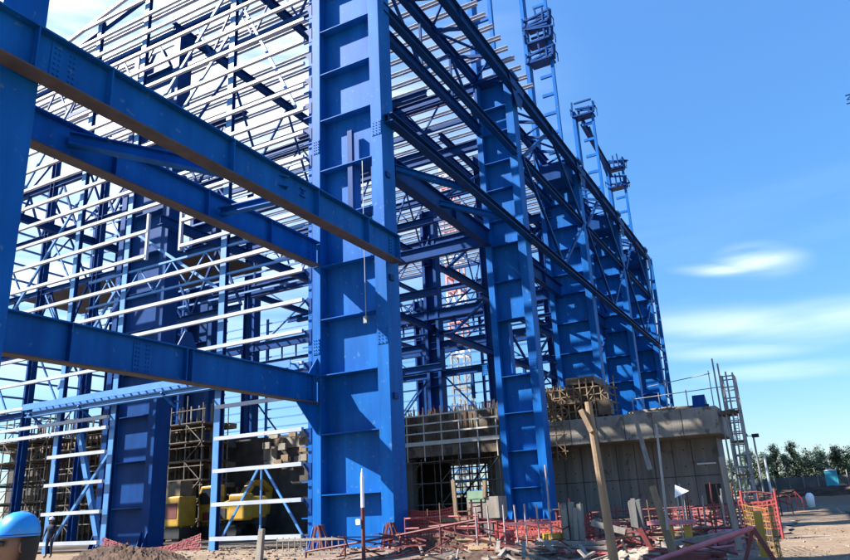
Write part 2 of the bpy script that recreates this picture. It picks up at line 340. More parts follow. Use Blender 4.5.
for a, b in zip(CX[1:], CX[2:]):
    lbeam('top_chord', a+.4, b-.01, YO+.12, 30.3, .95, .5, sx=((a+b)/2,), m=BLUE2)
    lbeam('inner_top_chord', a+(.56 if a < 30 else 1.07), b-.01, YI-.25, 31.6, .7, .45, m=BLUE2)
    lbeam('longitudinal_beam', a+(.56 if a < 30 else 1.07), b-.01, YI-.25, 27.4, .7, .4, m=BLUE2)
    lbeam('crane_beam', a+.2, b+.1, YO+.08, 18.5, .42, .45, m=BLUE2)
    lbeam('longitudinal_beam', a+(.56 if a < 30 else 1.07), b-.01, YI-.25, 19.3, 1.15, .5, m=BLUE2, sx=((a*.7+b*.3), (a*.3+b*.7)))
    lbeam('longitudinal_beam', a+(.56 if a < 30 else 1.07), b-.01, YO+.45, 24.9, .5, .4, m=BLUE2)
    n = 5; st = (b-a-.9)/n
    tr = MB()
    for i in range(n):
        xa = a+.87+i*st; xb = xa+st; y0, y1 = YO+.3, YI-.25
        tr.bar((xb, y0, 30.3), (xb, y1, 31.2), .18, .22)
        tr.bar((xa, (y0, y1)[i % 2], (30.3, 31.2)[i % 2]), (xb, (y1, y0)[i % 2], (31.2, 30.3)[i % 2]), .12, .14)
    tr.build('roof_bracing', BLUE2, bld)
    n = 4; st = (b-a-1.1)/n
    tr = MB()
    for i in range(n):
        xa = a+1.07+i*st; xb = xa+st
        tr.bar((xa, YI-.25, (27.2, 31)[i % 2]), (xb, YI-.25, (31, 27.2)[i % 2]), .16, .2)
        tr.bar((xb, YI-.25, 27.4), (xb, YI-.25, 30.9), .14, .16)
    tr.build('truss_lattice', BLUE2, bld)
    xb = MB(); h = (a+b)/2+.4
    xb.bar((a+.9, YO+.3, 24.5), (h, YO+.3, 30.2), .2, .24); xb.bar((b, YO+.3, 24.5), (h, YO+.3, 30.2), .2, .24)
    xb.bar((a+.9, YO+.3, 24.6), (h, YO+.3, 18.6), .2, .2); xb.bar((b, YO+.3, 24.6), (h, YO+.3, 18.6), .2, .2)
    if a > CX[1]: xb.build('cross_brace', BLUE2, bld)
    if a > CX[2]:
        x2 = MB(); x2.bar((a+.9, YI-.3, 7), (b, YI-.3, 17.8), .18, .22); x2.bar((a+.9, YI-.3, 17.8), (b, YI-.3, 7), .18, .22, ow=.25)
        x2.build('cross_brace', BLUE2, bld)
        x3 = MB(); x3.bar((a+.9, YI-.3, 20), (b, YI-.3, 27), .16, .2); x3.bar((a+.9, YI-.3, 27), (b, YI-.3, 20), .16, .2, ow=.25); x3.build('cross_brace', BLUE2, bld)
    if a > CX[1]:
        for yy, zz in ((YI+3.5, 12.6), (YI+3.5, 17.5), (YI+3.5, 23), (YI+3.5, 28.4), (YI+1.2, 15.2), (YI+1.2, 21.2)):
            MB().ibeam((a+1.2, yy, zz), (b+.5, yy, zz), .45, .35).build('inner_beam', BLUE2, bld)
        for z0_, z1_ in ((12.8, 17.3), (17.7, 22.8), (23.2, 28.2)):
            hx = (a+b)/2+.6; MB().bar((a+1.2, YI+3.5, z0_), (hx, YI+3.5, z1_), .16, .2).build('inner_brace', BLUE2, bld); MB().bar((hx, YI+3.5, z1_), (b+.5, YI+3.5, z0_), .16, .2).build('inner_brace', BLUE2, bld)
        MB().ibeam(((a+b)/2+.6, YI+3.7, 0), ((a+b)/2+.6, YI+3.7, 30), .6, .5, side=(0, 1, 0)).build('inner_post', BLUE2, bld)
        MB().box(b-2.6, b-.2, YI-2.6, YI-.4, 28.3, 29.9).build('head_box', BLUE2, bld)
    # gusset nodes at the column heads
    nd = MB().prism([(b-1.2, 30.2), (b+1.9, 30.2), (b+1.2, 29.0), (b+.9, 28.2), (b-.05, 28.2), (b-.6, 29.0)], 'y', YO-.03, YO-.005)
    nd.box(b-.3, b+1.1, YO+.02, YI, 30.78, 31.0).build('head_plate', BLUE2, bld)
MB().ibeam((CX[1]+.9, 18.3, 16.2), (33, 22, 16.2), .5, .35).build('cross_strut', BLUE2, bld)
MB().ibeam((28.5, 18, 18.9), (33.5, 14.6, 18.3), .35, .3).build('cross_strut', BLUE, bld)
MB().ibeam((34.5, 18, 18.9), (38.5, 14.6, 18.3), .35, .3).build('cross_strut', BLUE, bld)
# far outer edge brace line of the last bay
for z0, z1 in ((.1, 6.2), (6.2, 12.4), (12.4, 18.2), (18.2, 24.5), (24.5, 30.4)):
    e = MB().bar((88.6, YO+.3, z0), (91.2, YO+.3, z1), .14, .16); e.bar((91.2, YO+.3, z1), (88.5, YO+.3, z1), .14, .16)
    e.build('edge_lattice', BLUE2, bld)
MB().bar((91.3, YO+.3, 0), (91.3, YO+.3, 30.6), .4, .35).build('edge_post', BLUE, bld)

# transverse frames
for x in (43.05, 59.1, 74, 88.05):
    for z, d in ((18.9, .9), (26.3, .7), (31.0, .8)):
        MB().ibeam((x, YI+.02, z), (x, 60 if x > 50 else 43, z), d, .4).build('floor_beam', BLUE2, bld)
for x in (27.7, 43.05, 59.1, 74, 88.05):
    t = MB(); y = 18.5; n = 0
    zb, zt = 28.6, 31.0
    if x < 30: zb, zt = 28.9, 32
    t.bar((x, y, zb), (x, 52, zb), .25, .28); t.bar((x, y, zt), (x, 52, zt), .25, .28)
    while y < 51.5:
        t.bar((x, y, zb), (x, y+1.7, zt), .1, .12); t.bar((x, y+1.7, zt), (x, y+3.4, zb), .1, .12); y += 3.4
    t.build('roof_truss', BLUE2, bld)
# longitudinal interior trusses and beams
for y, z in ((30.3, 30.6), (30.3, 24.4), (46, 30.4), (46, 22), (30.3, 17.6), (24.5, 31.4)):
    t = MB().ibeam((26, y, z), (88, y, z), .55, .35).build('interior_beam', BLUE2, bld)
for y in (30.3, 46):
    t = MB(); x = 28
    while x < 86: t.bar((x, y, 24.5), (x+3, y, 30.3), .12, .14); t.bar((x+3, y, 30.3), (x+6, y, 24.5), .12, .14); x += 6
    t.build('truss_lattice', BLUE2, bld)
# trussed platform girders of the x=59 frame
t = MB(); y = 18.5
t.ibeam((59.4, 18.4, 18.7), (59.4, 58, 18.7), .3, .3); t.ibeam((59.4, 18.4, 17.1), (59.4, 58, 17.1), .3, .3)
while y < 57: t.bar((59.4, y, 17.2), (59.4, y, 18.6), .14, .14); y += 1.9
t.build('platform_girder', BLUE2, bld)
MB().ibeam((59.4, 18.4, 15.9), (59.4, 46, 15.9), .7, .5).build('platform_girder', BLUE2, bld)
MB().ibeam((59.4, 18.4, 13.1), (59.4, 46, 13.1), .55, .4).build('platform_girder', BLUE2, bld)
for y in (26.6, 21.5): MB().ibeam((59.4, y, 10.5), (59.4, y, 12.8), .3, .25).build('platform_hanger', BLUE2, bld)
for y0, y1 in ((18.6, 29.4), (31.4, 42), (42, 52.4)):
    for z0, z1 in ((1, 12.8), (13.4, 15.6), (19, 26)):
        if z1-z0 < 3: continue
        MB().bar((59.6, y0, z0), (59.6, y1, z1), .12, .14).build('cross_brace', BLUE2, bld); MB().bar((59.75, y1, z0), (59.75, y0, z1), .12, .14).build('cross_brace', BLUE2, bld)
for y0, y1 in ((18.4, 29.6), (31.2, 46.4), (48.2, 62)):
    for z0, z1 in ((2, 17), (19, 30)):
        MB().bar((88.4, y0, z0), (88.4, y1, z1), .14, .16).build('cross_brace', BLUE2, bld); MB().bar((88.6, y1, z0), (88.6, y0, z1), .14, .16).build('cross_brace', BLUE2, bld)
# far gable wall girts
ga = None
for k in range(22):
    ga = MB().bar((88.9, 14.4, 1.5), (88.9, 96, 1.5), .14, .22).build('far_girt', LBLUE, bld) if ga is None else ga
    if k: copy_part(ga, (0, 0, 1.42*k))
for y in (22, 38, 54, 64, 76, 90): MB().ibeam((88.6, y, 0), (88.6, y, 32), .35, .3, side=(0, 1, 0)).build('far_gable_post', BLUE2, bld)
# roof purlins: white, transverse, ends reaching past the eave
p0 = MB().ibeam((27.0, 14.15, 33.1), (27.0, 52, 33.1), .3, .24, .03, .03).build('roof_purlin', WHITE, bld)
for k in range(1, 16): copy_part(p0, (1.42*k, .03*k, 0))
for k in range(16, 42): copy_part(p0, (1.42*k, 4.6, 0))
# interior roof-level eave purlin of the left part

# ---------------- near gable wall: posts, white girts, wind truss
XW = 24.62
def gpost(y, ztop, w=.36, z0=0):
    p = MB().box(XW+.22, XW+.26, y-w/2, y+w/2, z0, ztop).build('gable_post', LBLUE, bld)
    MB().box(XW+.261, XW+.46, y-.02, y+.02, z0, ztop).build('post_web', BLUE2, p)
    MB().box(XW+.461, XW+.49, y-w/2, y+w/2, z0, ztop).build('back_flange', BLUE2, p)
    return p
gpost(24.26, 34); gpost(31.43, 34); gpost(35.8, 33, w=.34); gpost(42.5, 32); gpost(49.5, 31)
for y, z in ((29.6, 12.6), (27.1, 12.6)): MB().box(XW-.06, XW+.10, y-.07, y+.07, (14.75, 14.75)[0]-.1, 17.3 if y > 28 else 16.9).build('window_jamb', WHITE, bld)
def rake(y): return 28.6 + (55-y)*.2
def girt(y0, y1, z):
    b = MB().bar((XW, y0, z), (XW, y1, z), .17, .165)
    return b.build('wall_girt', WHITE, bld)
for k in range(28):
    z = .5+1.437*k if k < 12 else .5+1.437*12+1.31*(k-12)
    y1 = min(50.5, 55-(z-28.6)/.2) if z > 28.6 else 50.5
    if y1 < 20: break
    if k in (0, 1, 2, 3): girt(19.1, 24.1, z); girt(31.45, 35.95, z)
    elif k == 4: girt(19.1, 24.1, z)
    elif k in (10, 11): girt(19.1, 27.1, z); girt(29.6, y1, z)
    else: girt(19.1, y1, z)
for z in (6.55, 6.02): girt(31.5, 50, z)
MB().bar((XW, 55, 28.6), (XW, 19.3, rake(19.3)), .2, .2).build('rake_girt', WHITE, bld)
MB().bar((XW+.5, 55, 28.2), (XW+.5, 19.3, rake(19.3)-.4), .25, .3).build('rake_beam', BLUE2, bld)
wt = MB(); y = 24.4
for z in (12.85, 14.35): wt.bar((XW+.35, 19.3, z), (XW+.35, 34.5, z), .12, .1)
n = 0
while y < 34: wt.bar((XW+.35, y, (12.85, 14.35)[n % 2]), (XW+.35, y+1.2, (14.35, 12.85)[n % 2]), .06, .06); n += 1; y += 1.2
wt.build('wind_truss', LBLUE, bld)
# diagonal wall bracing
for (ya, za, yb, zb) in ((36.5, 8.6, 31.6, 14.5), (41.5, 14, 36, 20.5), (31.6, 17, 24.4, 12), (24.2, 29.5, 20, 21), (35.6, .6, 31.6, 5), (31.3, 23, 24.4, 31), (42.3, 22, 36, 30), (49, 10, 43, 17), (29, 22.5, 22.6, 29.6)):
    MB().bar((XW+.5, ya, za), (XW+.5, yb, zb), .12, .14).build('wall_brace', LBLUE, bld)
MB().bar((XW+.45, 21.5, 3.35), (XW+.45, 19.4, .5), .07, .1).bar((XW+.45, 21.9, 3.35), (XW+.45, 23.9, .5), .07, .1).bar((XW+.45, 21.7, 3.3), (XW+.45, 21.7, .5), .06, .08).build('wall_brace', LBLUE, bld)
MB().bar((XW+.9, 34.8, 6), (XW+.9, 32.5, .3), .22, .3).build('wall_brace', LBLUE, bld)
# ladder-like bracket post between girt ends and the main column
bp = MB().box(XW+.25, XW+.29, 18.7, 19.0, 0, 33).build('bracket_post', BLUE, bld)
MB().box(XW+.1, XW+.5, 18.53, 18.69, 0, 33).build('post_flange', BLUE2, bp)
for k in range(23):
    z = .5+1.437*k
    MB().prism([(18.7, z+.02), (19.15, z+.02), (18.7, z-.62)], 'x', XW+.08, XW+.2).build('girt_bracket', BLUE2, bp)
    MB().bar((XW+.12, 19.2, z-.75), (XW+.12, 18.6, z-.75), .05, .05).build('girt_bracket_tie', BLUE, bp)
# cable tray on the gable wall
tr = MB(); x0, x1 = XW-.75, XW-.15
tr.bar((x0, 19.2, 7.55), (x0, 37.5, 7.55), .05, .32); tr.bar((x1, 19.2, 7.55), (x1, 37.5, 7.55), .05, .32)
y = 19.4
while y < 37.4: tr.bar((x0, y, 7.62), (x1, y, 7.62), .07, .07); y += .55
tr.build('cable_tray', LBLUE, bld)
MB().ibeam((XW-.45, 19.3, 7.15), (XW-.45, 37.5, 7.15), .25, .3).build('tray_beam', LBLUE, bld)
for y in (22, 27, 33, 37): MB().bar((XW-.7, y, 7.2), (XW+.2, y, 6.6), .08, .1).build('tray_bracket', BLUE, bld)
# girts of the inner parallel wall seen through the structure
for k in range(20):
    z = 2.6+1.437*k
    if k == 0: gb = MB().bar((41.5, 31, z), (41.5, 58, z), .12, .14).build('inner_wall_girt', LBLUE, bld)
    elif z > 17: copy_part(gb, (0, 0, 1.437*k))
for y in (38, 46, 54): MB().ibeam((41.8, y, 0), (41.8, y, 31), .4, .35, side=(0, 1, 0)).build('inner_wall_post', BLUE2, bld)
for x, ya, yb_ in ((33.5, 31, 57), (38.0, 19, 30)):
    for z in (9.4, 14.2, 19.0, 23.8, 28.4):
        MB().ibeam((x, ya, z), (x, yb_, z), .45, .35).build('floor_beam', BLUE2, bld)
    for (za, zb_) in ((14.4, 18.8), (24.0, 28.2)):
        y = ya; t = MB()
        while y < yb_-3: t.bar((x, y, za), (x, y+2.2, zb_), .14, .16); t.bar((x, y+2.2, zb_), (x, y+4.4, za), .14, .16); y += 4.4
        if x < 35: t.build('truss_lattice', BLUE2, bld)
for y in (38.5, 45.5, 52): MB().ibeam((33.5, y, 0), (33.5, y, 31), .5, .45, side=(0, 1, 0)).build('inner_post', BLUE2, bld)
for y, zz in ((36, 1), (41, 1), (48, 1), (54, 1)):
    for k in range(3): MB().bar((33.2, y, 9.6+k*4.7), (33.2, y+3, 13.9+k*4.7), .1, .12).build('post_brace', LBLUE, bld)
# far side wall of the hall: posts with thin girts and braces
sg_ = None
for k in range(20):
    if sg_ is None: sg_ = MB().bar((26, 57.5, 3), (60, 57.5, 3), .14, .16).build('side_girt', LBLUE, bld)
    else: copy_part(sg_, (0, 0, 1.42*k))
for x in range(27, 60, 5): MB().ibeam((x, 57.8, 0), (x, 57.8, 31), .4, .35).build('side_post', BLUE2, bld)
for x in (27, 37, 47):
    for z in (4, 14, 23): MB().bar((x, 57.9, z), (x+5, 57.9, z+8), .14, .16).build('side_brace', BLUE2, bld); MB().bar((x+5, 58.05, z), (x, 58.05, z+8), .14, .16).build('side_brace', BLUE2, bld)
# floor decks seen edge-on inside the hall
MB().box(34, 40, 35, 56, 19.3, 19.42).build('floor_deck', GBROWN, bld)
MB().box(43.5, 58, 46, 56, 14.9, 15.05).build('floor_deck', GBROWN, bld)
# bolted splices on beams and column
def splice(name, y, x, z0, z1, wx=.7, face=-1, m=BLUE):
    b = MB().box(x-wx/2, x+wx/2, y+(face*.022 if face < 0 else 0), y+(0 if face < 0 else .022), z0, z1)
    n = max(2, int((z1-z0)/.13))
    for i in range(n):
        for k in (-.36, -.2, .2, .36):
            zz = z0+(z1-z0)*(i+.5)/n; xx = x+k*wx
            b.tube((xx, y+face*.01, zz), (xx, y+face*.055, zz), .026, 6)
    return b.build(name, m, bld)
splice('bolted_splice', 14.183, 24.3, 11.42, 12.4, .5); splice('bolted_splice', 14.183, 9.0, 11.36, 12.35, .7)
splice('bolted_splice', 18.103, 23.85, 11.95, 12.85, .5); splice('bolted_splice', 18.103, 23.9, 5.85, 6.8, .5); splice('bolted_splice', 18.103, 15.2, 5.85, 6.8, .7)
def csplice(y0, y1, x, z, h=.7):
    b = MB().box(x-.022, x-.002, y0, y1, z-h/2, z+h/2); n = 3
    for i in range(n):
        for k in range(5): b.tube((x-.02, y0+(y1-y0)*(i+.5)/n, z-h/2+h*(k+.5)/5), (x-.05, y0+(y1-y0)*(i+.5)/n, z-h/2+h*(k+.5)/5), .024, 6)
    b.build('column_splice', BLUE, bld)
for z in (8.2, 17.8): csplice(YC+.04, YC+.52, CX[1], z); csplice(17.97, 18.31, CX[1], z); csplice(YC+.04, YC+.52, CX[2], z+1.5); csplice(17.97, 18.31, CX[2], z+1.5)
# small cleats and lifting lugs
for z in (5.6, 10.6, 15.4): MB().box(CX[1]+.2, CX[1]+.5, YC-.09, YC-.002, z, z+.25).build('lifting_lug', BLUE2, bld)
MB().box(CX[1]+.25, CX[1]+.35, 15.1, 17.9, 14.02, 14.08).build('access_rail', BLUE, bld)
MB().box(CX[1]+.1, CX[1]+.3, 16.2, 16.45, 13.0, 18.2).build('web_post', BLUE2, bld)
# chain hoist cable hanging down the main column
MB().tube((24.2, 15.5, 16.3), (24.2, 15.5, 9.1), .018, 5).box(24.12, 24.28, 15.42, 15.58, 8.8, 9.1).build('hanging_chain', GALV, bld)

# ------------------------------------------------------------------ scaffolds
def scaffold(label, x0, x1, y0, y1, z0, z1, lift=1.9, bay=2.0, m=SCAF, braces=True, decks=(), rail=True, group=None, r=.045, name='scaffold', seed=1, plank=PLY):
    t = thing(name, label, 'scaffold', ((x0+x1)/2, (y0+y1)/2, z0), group); rr = random.Random(seed)
    ny = max(1, round((y1-y0)/bay)); by = (y1-y0)/ny; nl = max(1, int((z1-z0)/lift))
    for xx in (x0, x1):
        for i in range(ny+1):
            MB().tube((xx, y0+i*by, z0), (xx, y0+i*by, z1+rr.uniform(.1, .9)), r, 6).build('standard', m, t)
    for k in range(1, nl+1):
        z = z0+k*lift
        if z > z1+.1: break
        b = MB().tube((x0, y0-.2, z), (x0, y1+.2, z), r*.9, 5)
        b.tube((x1, y0-.2, z), (x1, y1+.2, z), r*.9, 5)
        for i in range(ny+1): b.tube((x0, y0+i*by, z), (x1, y0+i*by, z), r*.8, 5)
        b.build('ledger', m, t)
        if rail: MB().tube((x0, y0-.2, z+.95), (x0, y1+.2, z+.95), r*.8, 5).build('guard_rail', m, t)
        if k in decks: MB().box(x0-.1, x1+.1, y0, y1, z+.04, z+.1).build('deck', plank, t)
    if braces:
        for i in range(0, ny, 2):
            for k in range(nl):
                s = rr.choice((0, 1)); MB().tube((x0-.05, y0+(i+s)*by, z0+k*lift), (x0-.05, y0+(i+1-s)*by, z0+(k+1)*lift), r*.8, 5).build('brace', m, t)
    return t

# ------------------------------------------------------------------ concrete structures
def panels(mb, x, y0, y1, z0, z1, st=1.25):
    y = y0+st
    while y < y1: mb.box(x-.02, x+.001, y-.02, y+.02, z0, z1); y += st
# block on the right
cb = thing('concrete_block_building', 'grey concrete foundation block with a projecting cap slab, under the far columns', 'concrete building', (62, 10, 0))
w = MB().box(53.0, 56.6, 5.9, 23.0, 0, 4.98); w.build('wall', BCONC, cb)
j = MB(); panels(j, 53.0, 6.3, 18, .1, 4.9, 1.3); j.box(52.98, 53.001, 6.0, 18, 2.45, 2.5); j.build('panel_joint', DCONC, cb)
th = MB()
for k in range(9):
    for z in (.8, 1.9, 3.1, 4.2): th.box(52.985, 52.999, 6.8+k*1.3, 6.88+k*1.3, z, z+.08)
th.build('tie_holes', BLACK, cb)
jj = MB(); panels(jj, 50.0, 5.6, 16.8, 5.0, 6.7, 1.9); jj.build('cap_joint', DCONC, cb)
MB().box(50.0, 57.2, 5.25, 17.0, 4.982, 6.75).build('cap_slab', CONCP, cb, bevel=.05)
MB().box(50.2, 51.1, 12.1, 13.0, 6.9, 7.9).build('formwork_box', PLY, cb)
MB().box(52.97, 52.999, 6.1, 7.1, .1, 1.9).build('doorway', BLACK, cb)
# roof clutter on the block
def lumber(label, x, y, z, n, Lx, m, seed, name='timber_stack', rz=1.4):
    rr = random.Random(seed); b = MB()
    for i in range(n):
        a = rz+rr.uniform(-.12, .12); dx, dy = math.cos(a)*Lx/2, math.sin(a)*Lx/2; ox = x+rr.uniform(-.5, .5); oz = z+.05+(i//5)*.1+rr.uniform(0, .02)
        b.bar((ox-dx, y-dy+rr.uniform(-.2, .2), oz), (ox+dx, y+dy, oz+rr.uniform(-.02, .05)), .12, .09)
    return tag(b.build(name, m), label, 'timber')
lumber('pale planks stacked on the cap slab of the concrete block', 51.5, 9.6, 6.75, 14, 3.4, TIMBERG, 4)
lumber('short dark boards on the cap slab near the stair tower', 51.2, 7.0, 6.75, 10, 2.2, PLY, 5)
# guard rail on the cap slab
gr = thing('guard_rail', 'thin grey tube guard rail along the edge of the cap slab', 'railing', (50.5, 8, 6.75))
for y in (5.4, 7.0, 8.8, 10.6): MB().tube((50.4, y, 6.75), (50.4, y, 8.0), .035, 6).build('post', GALV, gr)
MB().tube((50.4, 4.6, 7.95), (50.4, 10.6, 7.75), .03, 6).build('rail', GALV, gr)
MB().tube((50.4, 5.3, 8.9), (50.4, 9.4, 8.5), .03, 6).tube((50.4, 5.4, 7.95), (50.4, 5.4, 9.1), .03, 6).build('rail', GALV, gr)
# bent shade sheet
tag(MB().prism([(50.2, 6.78), (51.8, 6.78), (51.8, 6.85), (50.6, 7.6)], 'y', 5.9, 6.7).build('leaning_sheet', BLUE2), 'tilted dark blue panel lying near the corner of the cap slab', 'panel')
# formwork scaffold standing on the left part of the cap slab
scaffold('brown timber and tube scaffold packed between the second and third blue columns', 50.3, 52.4, 12.2, 16.6, 6.75, 9.0, .55, .5, m=TIMBER, decks=(2,), rail=False, r=.05, seed=3)
tag(MB().box(50.4, 53, 13.1, 15.2, 9.25, 9.75).build('formwork_deck', PLY), 'dark formwork deck on the brown scaffold behind the second blue column', 'formwork')
tag(MB().box(51.0, 52.2, 12.6, 16.4, 6.78, 9.0).build('shutter_stack', PLY), 'brown block of stacked shutters inside the scaffold on the cap slab', 'formwork')
tag(MB().box(51.6, 52.6, 16.6, 18.7, 4.4, 9.4).build('shutter_stack', PLY), 'brown shutter stack rising left of the cap slab behind the second column', 'formwork')
scaffold('brown falsework in front of the concrete wall left of the block', 50.0, 51.5, 15.6, 18.6, 4.0, 8.6, .6, .55, m=TIMBER, rail=False, r=.045, seed=4)

# middle deck structure
md = thing('concrete_deck_building', 'dark unfinished concrete storey with an open window, between the main and second columns', 'concrete building', (52, 26, 0))
MB().box(45.6, 60, 18.9, 34, 4.7, 5.45).build('deck_slab', PLY, md)
wl, wr_ = at(449, 475, x=57.5).y, at(489, 475, x=57.5).y; wz0, wz1 = at(467, 497, x=57.5).z, 4.68
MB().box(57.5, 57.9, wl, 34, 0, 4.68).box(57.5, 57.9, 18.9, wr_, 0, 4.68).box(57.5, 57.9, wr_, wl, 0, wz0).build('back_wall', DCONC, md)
for y in (19.3, 26.4, 30.5): MB().box(46.5, 47.1, y-.3, y+.3, 0, 4.68).build('concrete_column', CONC, md)
for k in range(5): y = wr_+(wl-wr_)*(k+.5)/5; MB().bar((57.7, y, wz0), (57.7, y, wz1-.02), .1, .1).build('mullion', RUST, md)
for k in range(5): z = wz0+(wz1-wz0)*(k+.5)/5; MB().bar((57.7, wr_, z), (57.7, wl, z), .1, .1).build('mullion', RUST, md)
MB().box(46.5, 60, 34.01, 34.4, 0, 6.4).build('side_wall', CONC, md)
rl = thing('guard_rail', 'pale tube guard rail in four rows along the front of the middle deck', 'railing', (45.6, 23, 5.45))
for z in (5.62, 6.35, 7.0, 7.6): MB().bar((45.5, 18.7, z), (45.5, 27.5, z), .06, .10 if z > 5.7 else .28).build('rail', PRAIL, rl)
for i in range(7): MB().tube((45.56, 18.9+i*1.4, 4.4), (45.56, 18.9+i*1.4, 8.2), .045, 6).build('post', PRAIL, rl)
scaffold('dark tube scaffold with two levels under the middle deck', 45.9, 47.9, 19.0, 28.0, 0, 4.5, 1.45, 1.5, m=SCAF, rail=False, seed=6, r=.04)
# dense starter bars and formwork on the deck
rr = random.Random(11)
bars = MB()
for i in range(260):
    y = rr.uniform(18.9, 30); x = rr.uniform(46.2, 49); z = rr.uniform(7.7, 8.5)
    bars.bar((x, y, 5.46), (x+rr.uniform(-.05, .05), y+rr.uniform(-.08, .08), z), .04, .04)
tag(bars.build('rebar_mat', RUST), 'thicket of rusty starter bars standing on the middle deck', 'rebar', kind='stuff')
tag(MB().box(46.6, 49.5, 18.9, 28, 5.46, 7.7).build('formwork_stack', PLY), 'long brown formwork shutter behind the pale guard rail of the deck', 'formwork', )

# left structures behind the gable wall
ls = thing('concrete_hall', 'long dark concrete wall with grey patches behind the yellow excavator', 'concrete building', (46, 40, 0))
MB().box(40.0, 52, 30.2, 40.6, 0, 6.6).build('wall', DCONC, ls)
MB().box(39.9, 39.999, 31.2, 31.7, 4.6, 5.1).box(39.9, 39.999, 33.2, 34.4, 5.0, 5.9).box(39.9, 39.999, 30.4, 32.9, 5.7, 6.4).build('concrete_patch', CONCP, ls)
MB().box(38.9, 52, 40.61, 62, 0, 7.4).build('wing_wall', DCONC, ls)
MB().box(38, 52, 44.5, 62, 7.41, 8.0).build('upper_slab', PLY, ls)
scaffold('tall tube scaffold with plank decks right of the dark inner column', 35.8, 38.2, 36.2, 42.2, 0, 8.6, 1.25, 1.6, decks=(1, 2, 3, 4, 5, 6), seed=8)
scaffold('tube scaffold with plank decks behind the bay of white girts', 34.5, 37, 43.0, 49.5, 0, 8.6, 1.3, 1.5, decks=(2, 3, 5, 6), seed=9)
scaffold('tube scaffold at the far left edge behind the near column', 34.2, 37, 50.2, 59, 0, 9.6, 1.5, 1.6, decks=(1, 2, 4, 5), seed=10)
rr = random.Random(5)
for i in range(14):
    p = Vector((39.7, rr.uniform(30.5, 34), rr.uniform(4.4, 6.8))); MB().box(39.5-i*.01, 39.7-i*.01, p.y-.3, p.y+.3, p.z-.22, p.z+.22).build('formwork_panel', CONCP if i % 3 else TIMBER, ls)
rr = random.Random(15)
for i, (x, y0_, y1_) in enumerate(((37.5, 43, 50), (37.6, 50.5, 58.5), (38.4, 36.4, 42))):
    t = thing('falsework_screen', ('dark timber falsework packed behind the white girt bay', 'dark timber falsework at the far left behind the near column', 'dark timber falsework right of the dark inner column')[i], 'falsework', (x, (y0_+y1_)/2, 0))
    for k in range(6):
        MB().box(x, x+.9, y0_, y1_, .6+k*1.35, .6+k*1.35+rr.uniform(.25, .6)).build('shutter', (PLY, DCONC, TIMBER)[k % 3], t)
    y = y0_+.2
    while y < y1_: MB().bar((x-.1, y, 0), (x-.1, y+rr.uniform(-.2, .2), 9.2), .1, .1).build('post', TIMBERG, t); y += rr.uniform(.5, .9)

for i, (y, x) in enumerate(((38.5, 45), (47, 46), (55, 44))):
    pass

# ------------------------------------------------------------------ stair tower at the block corner
st = thing('scaffold_stair_tower', 'tall narrow scaffold tower with rungs at the right corner of the concrete block', 'scaffold', (51.2, 4.3, .3))
for x, y, zt in ((50.4, 4.75, 9.5), (50.4, 3.95, 8.8), (52.2, 4.75, 8.9), (52.2, 3.95, 8.6), (50.6, 5.05, 9.9), (51.3, 4.75, 8.8), (51.3, 3.95, 8.7), (50.4, 4.35, 8.9)):
    MB().tube((x, y, .3), (x, y, zt), .055, 6).build('standard', GALV, st)
z = 1.4
while z < 8.6:
    MB().tube((50.4, 3.9, z), (50.4, 4.8, z), .045, 5).tube((52.2, 3.9, z), (52.2, 4.8, z), .045, 5).tube((50.4, 3.95, z+.1), (52.2, 3.95, z+.1), .045, 5).build('ledger', GALV, st)
    z += .72
for z in (2.3, 4.4, 6.3): MB().box(50.35, 52.25, 3.9, 4.8, z, z+.07).build('deck', PLY, st)
for z in (.4, 2.4, 4.45):
    f = MB()
    for yy in (4.2, 4.5): f.bar((50.5, yy, z), (52.1, yy, z+1.85), .04, .1)
    for k in range(8): f.bar((50.6+k*.2, 4.18, z+.12+k*.23), (50.6+k*.2, 4.52, z+.12+k*.23), .16, .025)
    f.build('stair_flight', GALV, st)
MB().box(50.3, 52.3, 4.2, 5.1, 6.15, 6.4).build('toe_board', PLY, st)

